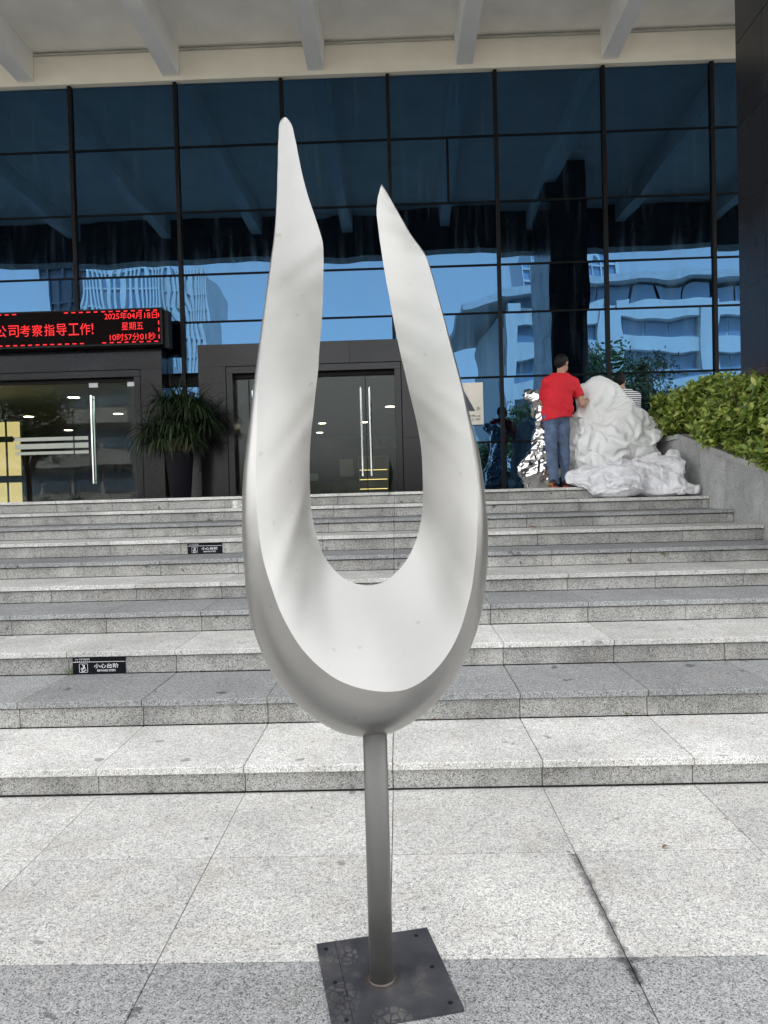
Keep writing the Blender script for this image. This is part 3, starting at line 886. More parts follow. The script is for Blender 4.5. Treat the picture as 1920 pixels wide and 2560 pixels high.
def brushed_steel(name, col, rough, metal=1.0):
    m_, nt, lk = new_mat(name)
    geo = nt.new('ShaderNodeNewGeometry')
    mp = node(nt, 'ShaderNodeMapping', Scale=(260.0, 260.0, 6.0))
    lk.new(geo.outputs['Position'], mp.inputs['Vector'])
    n1 = node(nt, 'ShaderNodeTexNoise', Scale=1.0, Detail=2.0)
    lk.new(mp.outputs['Vector'], n1.inputs['Vector'])
    n2 = node(nt, 'ShaderNodeTexNoise', Scale=7.0, Detail=6.0, Roughness=0.6)
    lk.new(geo.outputs['Position'], n2.inputs['Vector'])
    r2 = ramp(nt, [(0.3, rough * 0.86), (0.7, rough * 1.16)])
    lk.new(n2.outputs['Fac'], r2.inputs['Fac'])
    rc = ramp(nt, [(0.3, tuple(c * 0.94 for c in col)), (0.7, tuple(min(1, c * 1.04) for c in col))])
    lk.new(n2.outputs['Fac'], rc.inputs['Fac'])
    # a few tiny scratches and handling marks
    v = node(nt, 'ShaderNodeTexNoise', Scale=32.0, Detail=1.0)
    lk.new(geo.outputs['Position'], v.inputs['Vector'])
    rv = ramp(nt, [(0.755, 0.0), (0.765, 1.0)])
    lk.new(v.outputs['Fac'], rv.inputs['Fac'])
    c = mixc(nt, lk, rc.outputs['Color'], tuple(x * 0.7 for x in col), mth(nt, lk, 'MULTIPLY', rv.outputs['Color'], 0.5))
    bp = node(nt, 'ShaderNodeBump', Strength=0.12, Distance=0.0006)
    lk.new(n1.outputs['Fac'], bp.inputs['Height'])
    n8 = node(nt, 'ShaderNodeTexNoise', Scale=3.2, Detail=0.0)
    lk.new(geo.outputs['Position'], n8.inputs['Vector'])
    bp2 = node(nt, 'ShaderNodeBump', Strength=0.2, Distance=0.004)
    lk.new(n8.outputs['Fac'], bp2.inputs['Height'])
    lk.new(bp.outputs['Normal'], bp2.inputs['Normal'])
    finish(nt, lk, principled(nt, lk, c, r2.outputs['Color'], metal, 0.5, bp2.outputs['Normal']).outputs[0])
    return m_
M_satin = brushed_steel('satin_steel', (0.395, 0.388, 0.373), 0.335)
M_pole = brushed_steel('pole_steel', (0.15, 0.147, 0.141), 0.5, 0.55)

def plate_steel():
    m_, nt, lk = new_mat('raw_plate_steel')
    tc = nt.new('ShaderNodeTexCoord')
    ob = tc.outputs['Object']
    n1 = node(nt, 'ShaderNodeTexNoise', Scale=6.0, Detail=6.0, Roughness=0.6)
    lk.new(ob, n1.inputs['Vector'])
    r1 = ramp(nt, [(0.3, (0.036, 0.037, 0.043)), (0.55, (0.062, 0.064, 0.074)), (0.75, (0.098, 0.094, 0.094))])
    lk.new(n1.outputs['Fac'], r1.inputs['Fac'])
    c = r1.outputs['Color']
    sp = nt.new('ShaderNodeSeparateXYZ')
    lk.new(ob, sp.inputs[0])
    # dusty shoe prints: lug pattern inside three soft-edged soles
    v = node(nt, 'ShaderNodeTexVoronoi', Scale=42.0, feature='DISTANCE_TO_EDGE')
    lk.new(ob, v.inputs['Vector'])
    lug = mth(nt, lk, 'GREATER_THAN', v.outputs['Distance'], 0.10)
    nb = node(nt, 'ShaderNodeTexNoise', Scale=20.0, Detail=4.0)
    lk.new(ob, nb.inputs['Vector'])
    tot = None
    for (cx, cy, rx, ry, st) in ((-0.005, -0.165, 0.055, 0.05, 0.8), (-0.12, -0.05, 0.05, 0.075, 0.55), (-0.09, 0.13, 0.055, 0.05, 0.6), (-0.14, -0.16, 0.035, 0.05, 0.4)):
        ax = mth(nt, lk, 'DIVIDE', mth(nt, lk, 'SUBTRACT', sp.outputs[0], cx), rx)
        ay = mth(nt, lk, 'DIVIDE', mth(nt, lk, 'SUBTRACT', sp.outputs[1], cy), ry)
        d = mth(nt, lk, 'ADD', mth(nt, lk, 'MULTIPLY', ax, ax), mth(nt, lk, 'MULTIPLY', ay, ay))
        d = mth(nt, lk, 'ADD', d, mth(nt, lk, 'MULTIPLY', mth(nt, lk, 'SUBTRACT', nb.outputs['Fac'], 0.5), 1.6))
        k = mth(nt, lk, 'MULTIPLY', mth(nt, lk, 'LESS_THAN', d, 0.9), st)
        tot = k if tot is None else mth(nt, lk, 'MAXIMUM', tot, k)
    rb = ramp(nt, [(0.35, 0.15), (0.65, 0.75)])
    lk.new(nb.outputs['Fac'], rb.inputs['Fac'])
    msk = mth(nt, lk, 'MULTIPLY', mth(nt, lk, 'MULTIPLY', tot, lug), rb.outputs['Color'])
    c = mixc(nt, lk, c, (0.21, 0.20, 0.19), msk)
    n9 = node(nt, 'ShaderNodeTexNoise', Scale=14.0, Detail=7.0, Roughness=0.65)
    lk.new(ob, n9.inputs['Vector'])
    r9 = ramp(nt, [(0.55, 0.0), (0.72, 0.5)])
    lk.new(n9.outputs['Fac'], r9.inputs['Fac'])
    c = mixc(nt, lk, c, (0.17, 0.16, 0.15), r9.outputs['Color'])
    # scribed line, rust ring by the pole
    ln = mth(nt, lk, 'LESS_THAN', mth(nt, lk, 'ABSOLUTE', mth(nt, lk, 'ADD', sp.outputs[0], 0.104)), 0.0011)
    c = mixc(nt, lk, c, (0.01, 0.01, 0.01), mth(nt, lk, 'MULTIPLY', ln, 0.8))
    rr = mth(nt, lk, 'SQRT', mth(nt, lk, 'ADD', mth(nt, lk, 'MULTIPLY', sp.outputs[0], sp.outputs[0]), mth(nt, lk, 'MULTIPLY', sp.outputs[1], sp.outputs[1])))
    ring = mth(nt, lk, 'MULTIPLY', mth(nt, lk, 'LESS_THAN', mth(nt, lk, 'ADD', rr, mth(nt, lk, 'MULTIPLY', nb.outputs['Fac'], 0.03)), 0.063), 0.45)
    c = mixc(nt, lk, c, (0.11, 0.07, 0.05), ring)
    r2 = ramp(nt, [(0.3, 0.34), (0.7, 0.55)])
    lk.new(n1.outputs['Fac'], r2.inputs['Fac'])
    finish(nt, lk, principled(nt, lk, c, r2.outputs['Color'], 0.35, 0.5).outputs[0])
    return m_
M_plate = plate_steel()

AX, AY = -0.086, 2.04
scu = empty('sculpture', (AX, AY, 0))
tag(scu, 'tall brushed steel flame sculpture with two pointed arms on a slim pole', 'sculpture')
def flame_body():
    def fine(a, k=3):
        a = np.array(a)
        q = np.vstack([2 * a[0] - a[1], a, 2 * a[-1] - a[-2]])
        out = []
        for i in range(1, len(q) - 2):
            p0, p1, p2, p3 = q[i - 1:i + 3]
            for t in np.arange(k) / k:
                out.append(0.5 * (2 * p1 + (p2 - p0) * t + (2 * p0 - 5 * p1 + 4 * p2 - p3) * t * t + (3 * p1 - p0 - 3 * p2 + p3) * t ** 3))
        out.append(a[-1])
        return np.array(out)
    O_, C_, I_ = (fine(a) for a in (OUTER, CREASE, INNER))
    n = len(O_)
    half = (n - 1) // 2
    s = np.r_[np.linspace(0, 1, half + 1), np.linspace(1, 0, half + 1)[1:]] ** 1.5
    cols = []
    # bright front face, very slightly hollow, from the inner edge out to the crease
    KF, KO, KB = 6, 6, 8
    for k in range(KF + 1):
        t = k / KF
        P = I_ * (1 - t) + C_ * t
        P = P + np.c_[np.zeros(n), 0.022 * s * math.sin(math.pi * t), np.zeros(n)]
        cols.append(P)
    mid = O_[half]
    for k in range(1, KO + 1):              # outer flank, rounded
        t = k / KO
        P = C_ * (1 - t) + O_ * t
        bul = (O_ - C_)
        out = np.c_[bul[:, 0], np.zeros(n), bul[:, 2]]
        P = P + np.c_[np.zeros(n), -0.028 * s * math.sin(math.pi * t), np.zeros(n)] + out * (0.16 * math.sin(math.pi * t))
        cols.append(P)
    for k in range(1, KB):                  # back
        t = k / KB
        P = O_ * (1 - t) + I_ * t
        P = P + np.c_[np.zeros(n), (0.012 + 0.085 * s) * math.sin(math.pi * t) ** 0.8, np.zeros(n)]
        cols.append(P)
    K = len(cols)
    V = np.stack(cols, 1).reshape(-1, 3) - np.array([AX, AY, 0])
    F = []
    for i in range(n - 1):
        for k in range(K):
            a, b = i * K + k, i * K + (k + 1) % K
            F.append((a, a + K, b + K, b))
    me = bpy.data.meshes.new('flame_body')
    me.from_pydata([tuple(v) for v in V], [], F)
    bm = bmesh.new()
    bm.from_mesh(me)
    bm.verts.ensure_lookup_table()
    for e in bm.edges:
        ka, kb = e.verts[0].index % K, e.verts[1].index % K
        if ka == kb and ka in (0, KF):
            e.smooth = False
    bmesh.ops.remove_doubles(bm, verts=list(bm.verts), dist=0.0004)
    bmesh.ops.recalc_face_normals(bm, faces=list(bm.faces))
    for f in bm.faces: f.smooth = True
    bm.to_mesh(me)
    bm.free()
    me.materials.append(M_satin)
    return me
body = inst('flame_body', flame_body(), (0, 0, 0), scu)
pole = MB().tube([(0, 0, 0.0125), (0, 0, 0.35), (0, 0, 0.74)], 0.0335, 40).build('pole', M_pole, scu)
for p_ in pole.data.polygons: p_.use_smooth = len(p_.vertices) == 4
MB().lathe([(0.034, 0.0118), (0.0395, 0.0122), (0.0375, 0.0155), (0.034, 0.0175)], 32).build('weld_bead', M_plate, scu, smooth=True)
# base plate with six drilled holes
bm = bmesh.new()
PW, PD, PT = 0.346, 0.374, 0.012
PANG = math.atan2(0.077, 0.337)
holes = []
for q in ((0.015, 2.241), (0.057, 2.091), (0.099, 1.940), (-0.256, 2.180), (-0.215, 2.028), (-0.173, 1.878)):
    d = Matrix.Rotation(-PANG, 2) @ Vector((q[0] - AX, q[1] - AY))
    holes.append((d.x, d.y))
pc = Matrix.Rotation(-PANG, 2) @ Vector((-0.077 - AX, 2.063 - AY))
x0, x1, y0, y1 = pc.x - PW / 2, pc.x + PW / 2, pc.y - PD / 2, pc.y + PD / 2
xs = sorted({x0, x1} | {round(h[0] + s_ * 0.014, 5) for h in holes for s_ in (-1, 1)})
vs_cache = {}
def gv(x, y, z):
    k = (round(x, 5), round(y, 5), round(z, 5))
    if k not in vs_cache: vs_cache[k] = bm.verts.new(k)
    return vs_cache[k]
# two columns of holes: strips left, holes-left, middle, holes-right, right
hl = sorted([h for h in holes if h[0] < 0], key=lambda h: h[1])
hr = sorted([h for h in holes if h[0] > 0], key=lambda h: h[1])
def strip_with_holes(hs, xa, xb):
    ys = [y0]
    for i in range(2): ys.append((hs[i][1] + hs[i + 1][1]) / 2)
    ys.append(y1)
    for i, (hx, hy) in enumerate(hs):
        ya, yb = ys[i], ys[i + 1]
        n = 16
        ring_t, ring_b, sq_t = [], [], []
        for k in range(n):
            t = 2 * math.pi * k / n + math.pi / n
            c, s_ = math.cos(t), math.sin(t)
            ring_t.append(gv(hx + 0.0075 * c, hy + 0.0075 * s_, PT))
            ring_b.append(gv(hx + 0.0075 * c, hy + 0.0075 * s_, 0.0005))
            sc_ = 1 / max(abs(c), abs(s_))
            px = (xa + xb) / 2 + (xb - xa) / 2 * max(-1, min(1, c * sc_))
            py = (ya + yb) / 2 + (yb - ya) / 2 * max(-1, min(1, s_ * sc_))
            sq_t.append(gv(px, py, PT))
        for k in range(n):
            j = (k + 1) % n
            bm.faces.new((ring_t[k], sq_t[k], sq_t[j], ring_t[j]))
            bm.faces.new((ring_b[k], ring_t[k], ring_t[j], ring_b[j]))
        cs = [gv(xa, ya, PT), gv(xb, ya, PT), gv(xb, yb, PT), gv(xa, yb, PT)]
        for q, (a, b) in zip(cs, ((n * 5 // 8 - 1, n * 5 // 8), (n * 7 // 8 - 1, n * 7 // 8), (n // 8 - 1, n // 8), (n * 3 // 8 - 1, n * 3 // 8))):
            try: bm.faces.new((sq_t[a % n], q, sq_t[b % n]))
            except ValueError: pass
xm0, xm1 = -0.06, 0.075
strip_with_holes(hl, x0, xm0)
strip_with_holes(hr, xm1, x1)
for a, b in ((xm0, xm1),):
    bm.faces.new((bm.verts.new((a, y0, PT)), bm.verts.new((b, y0, PT)), bm.verts.new((b, y1, PT)), bm.verts.new((a, y1, PT))))
c4 = [(x0, y0), (x1, y0), (x1, y1), (x0, y1)]
for i in range(4):
    a, b = c4[i], c4[(i + 1) % 4]
    bm.faces.new([bm.verts.new((*a, 0.0005)), bm.verts.new((*b, 0.0005)), bm.verts.new((*b, PT)), bm.verts.new((*a, PT))])
bm.faces.new([bm.verts.new((*p, 0.0005)) for p in reversed(c4)])
bmesh.ops.recalc_face_normals(bm, faces=list(bm.faces))
me = bpy.data.meshes.new('base_plate')
bm.to_mesh(me); bm.free()
me.materials.append(M_plate)
inst('base_plate', me, (0, 0, 0), scu, (0, 0, PANG))

# ================================================================== red LED display over the left door
M_led_box = simple('display_housing', (0.006, 0.006, 0.007), 0.45, 0.0, 0.2)
M_led_face = simple('display_face', (0.004, 0.0012, 0.0012), 0.7, 0.0, 0.08)
E_red = emit('led_red', (1.0, 0.04, 0.045), 0.3)
led = empty('led_display', (-6.0, 11.85, 3.87))
tag(led, 'black message display with glowing red characters above the left door', 'display')
LO = (6.0, -11.85, -3.87)
MB().box(-8.4, -3.69, 11.72, 11.985, 3.872, 4.452).build('housing', M_led_box, led, LO)
MB().box(-8.36, -3.725, 11.713, 11.7195, 3.9, 4.43).build('screen_face', M_led_face, led, LO)
MB().box(-3.688, -3.615, 11.80, 11.985, 3.83, 4.42).build('end_cover', M_led_box, led, LO)
LY = 11.709
def led_text(body, x0, x1, zc, h, bold=0.0):
    o = letters('lettering', led, E_red, body, x0, x1, zc, h, LY) if False else link(bpy.data.objects.new('lettering', text_mesh(body, x0, x1, zc, h, LY, E_red, bold)), led)
    o.location = LO
for ch, px in (('公', -6.27), ('司', -6.07), ('考', -5.885), ('察', -5.69), ('指', -5.495), ('导', -5.30), ('工', -5.105), ('作', -4.92)):
    led_text(ch, px - 0.083, px + 0.083, 4.145, 0.185)
led_text('!', -4.815, -4.79, 4.145, 0.17)
led_text('2025年04月18日', -4.605, -3.765, 4.335, 0.115)
led_text('星期五', -4.335, -3.99, 4.17, 0.125)
led_text('10时57分01秒', -4.53, -3.80, 4.0, 0.118)
dash = MB().box(-0.032, 0.032, -0.001, 0.001, -0.008, 0.008).mesh('led_dash', E_red)
dashv = MB().box(-0.008, 0.008, -0.001, 0.001, -0.032, 0.032).mesh('led_dash', E_red)
for i in range(40):
    x = -3.79 - 0.119 * i
    if not (-5.95 < x < -5.3):
        inst('led_dash', dash, (x + 6.0, LY - 11.85, 4.408 - 3.87), led)
    if not (-4.95 < x < -4.65):
        inst('led_dash', dash, (x + 6.0, LY - 11.85, 3.916 - 3.87), led)
for z in (4.33, 4.21, 4.10, 3.99):
    inst('led_dash', dashv, (-3.742 + 6.0, LY - 11.85, z - 3.87), led)

# ================================================================== steel sign of block A
sg = empty('building_sign', (1.06, 12.24, 2.84))
tag(sg, 'pale metal plaque with large dark letter A on the blue glass', 'sign')
M_plaque = simple('plaque_metal', (0.52, 0.49, 0.43), 0.38, 0.55, var=0.06)
M_ink = simple('plaque_ink', (0.045, 0.055, 0.065), 0.5)
SO = (-1.06, -12.24, -2.84)
MB().box(0.70, 1.413, 12.215, 12.245, 2.497, 3.187).build('plaque', M_plaque, sg, SO)
MB().box(0.72, 1.40, 12.2455, 12.275, 2.52, 3.17).build('spacer', M_trans, sg, SO)
for body, a, b, zc, h, bo in (('A', 0.83, 1.28, 2.905, 0.37, 0.03), ('栋', 1.30, 1.365, 2.76, 0.065, 0.004), ('Business Office', 0.80, 1.365, 2.642, 0.042, 0.004), ('商务办公室', 0.86, 1.365, 2.585, 0.042, 0.004)):
    o = link(bpy.data.objects.new('lettering', text_mesh(body, a, b, zc, h, 12.2135, M_ink, bo)), sg)
    o.location = SO

# ================================================================== beware-steps plates
M_sblack = simple('sign_black', (0.005, 0.005, 0.009), 0.4, 0.0, 0.15)
M_swhite = simple('sign_white', (0.78, 0.78, 0.80), 0.5)
def step_sign(cx, y, z0, label):
    s = empty('step_sign', (cx, y, z0))
    tag(s, label, 'sign', 'black beware-steps plates on the risers')
    W, H_ = 0.340, 0.114
    MB().box(-W / 2, W / 2, -0.005, 0.0, 0.0005, H_).build('plate', M_sblack, s)
    fy = -0.0056
    MB().box(-W / 2 + 0.002, W / 2 - 0.004, fy, fy + 0.0004, 0.0775, 0.0805).build('divider_line', M_swhite, s)
    T = lambda body, a, b, zc, h, bo=0.0: link(bpy.data.objects.new('lettering', text_mesh(body, a, b, zc, h, fy, M_swhite, bo)), s)
    T('小心台阶', -0.033, 0.125, 0.053, 0.029, 0.008)
    T('BEWARE STEPS', -0.012, 0.105, 0.0235, 0.0135, 0.008)
    T('compass', -0.126, -0.060, 0.0955, 0.0125, 0.004)
    T('中海', -0.153, -0.134, 0.0965, 0.0085)
    T('·', -0.131, -0.1295, 0.0965, 0.0015)
    for i in range(8):
        MB().box(-0.0022, 0.0022, fy, fy + 0.0004, -0.0018, 0.0018).build('small_character', M_swhite, s, (-0.151 + i * 0.0128, 0, 0.0855))
    # rounded frame and the slipping figure
    fr = MB()
    c0, c1, zz0, zz1, t = -0.128, -0.073, 0.013, 0.069, 0.0022
    fr.box(c0 + 0.003, c1 - 0.003, fy, fy + 0.0004, zz0, zz0 + t).box(c0 + 0.003, c1 - 0.003, fy, fy + 0.0004, zz1 - t, zz1)
    fr.box(c0, c0 + t, fy, fy + 0.0004, zz0 + 0.003, zz1 - 0.003).box(c1 - t, c1, fy, fy + 0.0004, zz0 + 0.003, zz1 - 0.003)
    for (a, b, e1, e2) in ((c0, zz0, 1, 1), (c1, zz0, -1, 1), (c0, zz1, 1, -1), (c1, zz1, -1, -1)):
        fr.add([(a, fy, b + 0.003 * e2), (a + 0.003 * e1, fy, b), (a + 0.0042 * e1, fy, b + t * e2), (a + t * e1, fy, b + 0.0042 * e2)], [(0, 1, 2, 3)])
    fr.build('pictogram_frame', M_swhite, s)
    fg = MB()
    def limb(pts, w):
        for (ax, az), (bx_, bz) in zip(pts[:-1], pts[1:]):
            d = Vector((bx_ - ax, 0, bz - az)); n = Vector((-d.z, 0, d.x)).normalized() * w / 2
            e = d.normalized() * w * 0.3
            A_, B_ = Vector((ax, fy, az)) - e, Vector((bx_, fy, bz)) + e
            fg.add([A_ + n, A_ - n, B_ - n, B_ + n], [(0, 1, 2, 3)])
    fg.add([(-0.0965 + 0.005 * math.cos(q * math.pi / 5), fy, 0.057 + 0.005 * math.sin(q * math.pi / 5)) for q in range(10)], [tuple(range(10))])
    limb([(-0.097, 0.050), (-0.102, 0.037)], 0.009)
    limb([(-0.098, 0.050), (-0.105, 0.056), (-0.107, 0.064)], 0.004)
    limb([(-0.095, 0.049), (-0.091, 0.042), (-0.091, 0.034)], 0.004)
    limb([(-0.102, 0.038), (-0.111, 0.040), (-0.117, 0.034)], 0.005)
    limb([(-0.101, 0.036), (-0.109, 0.030), (-0.111, 0.023)], 0.005)
    limb([(-0.112, 0.0165), (-0.104, 0.019), (-0.098, 0.019), (-0.092, 0.026), (-0.083, 0.028)], 0.0045)
    fg.build('pictogram_figure', M_swhite, s)
step_sign(-1.938, Y0 + 2 * TREAD - 0.001, RISE[2], 'larger black beware-steps plate on the third riser beside a green weed')
step_sign(-1.899, Y0 + 6 * TREAD - 0.001, RISE[6], 'smaller black beware-steps plate higher up the stairs near the sculpture')

# outlet plate on the top riser
ol = empty('outlet_plate', (-1.975, Y0 + 9 * TREAD - 0.0005, 1.295))
tag(ol, 'small steel outlet plate with two round caps on the top riser', 'outlet')
M_outlet = simple('outlet_metal', (0.42, 0.41, 0.38), 0.45, 0.6)
MB().box(-0.075, 0.075, -0.005, 0, -0.062, 0.072).build('plate', M_outlet, ol)
for z in (0.035, -0.025):
    o = MB().lathe([(0.0005, 0.008), (0.022, 0.008), (0.024, 0.0), (0.03, 0.0)], 18).build('round_cap', M_trim, ol, (-0.03, -0.0055, z))
    o.rotation_euler = (R(90), 0, 0)
o = MB().lathe([(0.0005, 0.005), (0.01, 0.005), (0.011, 0.0)], 12).build('keyhole', M_trim, ol, (0.045, -0.0055, 0.006)); o.rotation_euler = (R(90), 0, 0)

# ================================================================== foliage helpers
def leaf_mat(name, cols, rough=0.4, trans=0.25, spec=0.45):
    m_, nt, lk = new_mat(name)
    geo = nt.new('ShaderNodeNewGeometry')
    info = nt.new('ShaderNodeObjectInfo')
    n1 = node(nt, 'ShaderNodeTexNoise', Scale=9.0, Detail=2.0)
    lk.new(geo.outputs['Position'], n1.inputs['Vector'])
    a = mth(nt, lk, 'ADD', mth(nt, lk, 'MULTIPLY', geo.outputs['Random Per Island'], 0.7), mth(nt, lk, 'MULTIPLY', n1.outputs['Fac'], 0.5))
    a = mth(nt, lk, 'ADD', a, mth(nt, lk, 'MULTIPLY', mth(nt, lk, 'SUBTRACT', info.outputs['Random'], 0.5), 0.4))
    k = len(cols)
    rp = ramp(nt, [(0.15 + 0.75 * i / (k - 1), c) for i, c in enumerate(cols)])
    lk.new(a, rp.inputs['Fac'])
    p = principled(nt, lk, rp.outputs['Color'], rough, 0.0, spec)
    tr = nt.new('ShaderNodeBsdfTranslucent')
    lk.new(rp.outputs['Color'], tr.inputs['Color'])
    mx = nt.new('ShaderNodeMixShader')
    mx.inputs[0].default_value = trans
    lk.new(p.outputs[0], mx.inputs[1]); lk.new(tr.outputs[0], mx.inputs[2])
    finish(nt, lk, mx.outputs[0])
    return m_

# ================================================================== potted plant by the doors
M_pot = simple('pot_glaze', (0.006, 0.006, 0.009), 0.4, 0.0, 0.1, var=0.2, nscale=4)
M_strap = leaf_mat('strap_leaf', [(0.006, 0.014, 0.005), (0.013, 0.028, 0.010), (0.028, 0.050, 0.018), (0.060, 0.080, 0.034)], 0.42, 0.12)
M_stem = simple('plant_stem', (0.16, 0.11, 0.06), 0.8, bump=0.004)
pl = empty('potted_plant', (-3.375, 11.36, LAND))
tag(pl, 'tall dark pot with a drooping strap-leaved plant between the two doors', 'potted plant')
MB().lathe([(0.0005, 0.0), (0.15, 0.0), (0.155, 0.02), (0.175, 0.25), (0.20, 0.52), (0.212, 0.66), (0.218, 0.70), (0.21, 0.715), (0.195, 0.70), (0.19, 0.62), (0.0005, 0.62)], 36).build('pot', M_pot, pl, smooth=True)
st_ = MB()
rg = np.random.default_rng(5)
heads = []
for i in range(14):
    a = i / 14 * 2 * math.pi + rg.uniform(-.3, .3)
    rr_ = rg.uniform(0.12, 0.40)
    z = rg.uniform(0.86, 1.48)
    heads.append((rr_ * math.cos(a) * 1.15, rr_ * math.sin(a) * 0.8, z))
heads += [(0.02, 0, 1.5), (-0.15, -0.1, 1.42), (0.2, -0.1, 1.38)]
for h in heads:
    st_.tube([(h[0] * 0.15, h[1] * 0.15, 0.6), (h[0] * 0.5, h[1] * 0.5, 0.85), h], [0.03, 0.024, 0.016], 7)
st_.build('stem', M_stem, pl, smooth=True)
fo = MB()
for hi_, h in enumerate(heads):
    for k in range(100):
        a = rg.uniform(0, 2 * math.pi)
        out = Vector((math.cos(a), math.sin(a), 0))
        out = (out + Vector((h[0], h[1], 0)) * 1.0).normalized()
        up = rg.uniform(0.05, 1.15) if k % 5 else rg.uniform(1.1, 1.6)
        L = rg.uniform(0.34, 0.60) * (0.85 if k % 5 == 0 else 1)
        wd = rg.uniform(0.008, 0.014)
        p = Vector(h) + Vector(rg.normal(0, 0.03, 3))
        d = (out * math.cos(up * 0.9) + Vector((0, 0, math.sin(up * 0.9)))).normalized()
        side = d.cross(Vector((0, 0, 1))).normalized()
        vs, n = [], 7
        droop = rg.uniform(0.34, 0.58) if k % 6 else rg.uniform(0.08, 0.2)
        for i in range(n):
            t = i / (n - 1)
            w = wd * (0.6 + 0.8 * t if t < 0.4 else 1.05 * (1 - ((t - 0.4) / 0.6) ** 2) + 0.02)
            vs += [p + side * w, p - side * w]
            p = p + d * (L / (n - 1))
            d = (d + Vector((0, 0, -droop))).normalized()
        fo.add(vs, [(2 * i, 2 * i + 1, 2 * i + 3, 2 * i + 2) for i in range(n - 1)])
tag(fo.build('foliage', M_strap, pl, smooth=True), kind='stuff')

# ================================================================== hedge on the planter
M_hedge = leaf_mat('hedge_leaf', [(0.04, 0.08, 0.013), (0.10, 0.17, 0.026), (0.20, 0.29, 0.045), (0.33, 0.41, 0.08), (0.46, 0.50, 0.13)], 0.35, 0.3)
M_twig = simple('hedge_twig', (0.09, 0.06, 0.035), 0.8)
hd = empty('hedge', (4.2, 8.0, 1.6))
tag(hd, 'dense clipped green hedge growing above the sloping granite wall', 'hedge')
def leaf_mesh(L, W, fold, bend, mat):
    vs = []
    n = 5
    for i in range(n):
        t = i / (n - 1)
        w = W * math.sin(math.pi * min(1, t * 0.92 + 0.06)) ** 0.8 if 0 < t < 1 else W * 0.06
        z = bend * L * (t - t * t) * 2
        vs += [(-w, t * L, z + fold * w), (0, t * L, z), (w, t * L, z + fold * w)]
    fs = []
    for i in range(n - 1):
        for k in range(2):
            a = 3 * i + k
            fs.append((a, a + 1, a + 4, a + 3))
    mb = MB().add(vs, fs)
    return mb
lms = [leaf_mesh(0.088, 0.0175, 0.35, 0.16, None), leaf_mesh(0.065, 0.015, 0.5, 0.1, None), leaf_mesh(0.10, 0.018, 0.25, 0.25, None)]
lmesh = [q.mesh('leaf', M_hedge, True) for q in lms]
lv = [np.array(q.v) for q in lms]
rg = np.random.default_rng(11)
def htop(x, y):
    t = 2.60 + 0.03 * math.sin(y * 3.1) + 0.03 * math.sin(x * 5 + y * 2)
    if y < 8.7: t -= 0.17 * (8.7 - y)
    return t
clusters = []
def hedge_pt():
    # mostly on the front face and the top
    u = rg.random()
    y = rg.uniform(5.5, 10.35)
    if u < 0.66:
        zt = htop(3.5, y); zb = copz(y) + 0.03
        z = zb + (zt - zb) * rg.random() ** 0.9
        q = (z - zb) / (zt - zb)
        x = 3.53 + 0.20 * abs(q - 0.45) ** 1.5 - 0.10 * (1 - q) + rg.normal(0, 0.045) + 0.06 * math.sin(y * 4 + z * 5)
        n = Vector((-1, -0.25, 0.35))
    elif u < 0.94:
        x = rg.uniform(3.55, 5.0); z = htop(x, y) + rg.normal(0, 0.05) - (0.05 if x > 4.5 else 0); n = Vector((-0.1, -0.2, 1))
    else:
        y = 10.38 + rg.normal(0, 0.04); x = rg.uniform(3.5, 5.0); z = rg.uniform(2.0, 2.6); n = Vector((-0.3, 1, 0.3))
    if 5.45 < y < 7.72 and 3.5 < x < 4.42: x = 3.50 - abs(rg.normal(0, 0.05))
    return Vector((x, y, z)), n
base = Vector((4.2, 8.0, 1.6))
for i in range(1900):
    p, n = hedge_pt()
    stem = (n.normalized() + Vector(rg.normal(0, 0.45, 3)) + Vector((0, 0, 0.5))).normalized()
    clusters.append((p, stem))
big = []
rest_v, rest_f = [], []
cnt = 0
for p, stem in clusters:
    a = stem.orthogonal().normalized(); b = stem.cross(a)
    m_ = rg.integers(6, 10)
    ph = rg.uniform(0, 6.28)
    scl = rg.uniform(0.75, 1.15)
    for k in range(m_):
        t = ph + k * 2.399
        el = rg.uniform(0.15, 0.95)
        d = ((a * math.cos(t) + b * math.sin(t)) * math.cos(el) + stem * math.sin(el)).normalized()
        zax = (stem - d * stem.dot(d)).normalized()
        xax = d.cross(zax)
        q = p - stem * 0.02 * (m_ - k) * 0.4
        mtx = Matrix((xax, d, zax)).transposed().to_4x4()
        mtx.translation = q - base
        big.append((mtx, int(rg.integers(0, 3)), scl * rg.uniform(0.8, 1.15), q))
def vis_key(e):
    q = e[3]
    outside = 10 if (q.x / q.y * 1850 + 960 > 1940) else 0
    return outside + (q - EYE).length + max(0, q.x - 3.6) * 2
big.sort(key=vis_key)
for mtx, li, s_, q in big[:300]:
    o = bpy.data.objects.new('leaf', lmesh[li])
    link(o, hd)
    o.matrix_local = mtx @ Matrix.Scale(s_, 4)
off = 0
VV, FF = [], []
f0 = np.array(lms[0].f)
for mtx, li, s_, q in big[300:]:
    Mx = np.array(mtx)[:3, :3] * s_
    VV.append(lv[li] @ Mx.T + np.array(mtx)[:3, 3])
    FF.append(f0 + off)
    off += len(lv[li])
o = link(bpy.data.objects.new('foliage', np_mesh('foliage', np.vstack(VV), np.vstack(FF), M_hedge)), hd)
tag(o, kind='stuff')
tw = MB()
for p, stem in clusters[:420]:
    tw.tube([p - base - stem * 0.22 + Vector((0.08, 0, -0.06)), p - base - stem * 0.08, p - base], [0.005, 0.004, 0.002], 5, cap=False)
tag(tw.build('twigs', M_twig, hd), kind='stuff')
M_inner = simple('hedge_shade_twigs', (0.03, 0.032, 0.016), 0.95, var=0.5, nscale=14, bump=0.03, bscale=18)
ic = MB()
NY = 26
prev = None
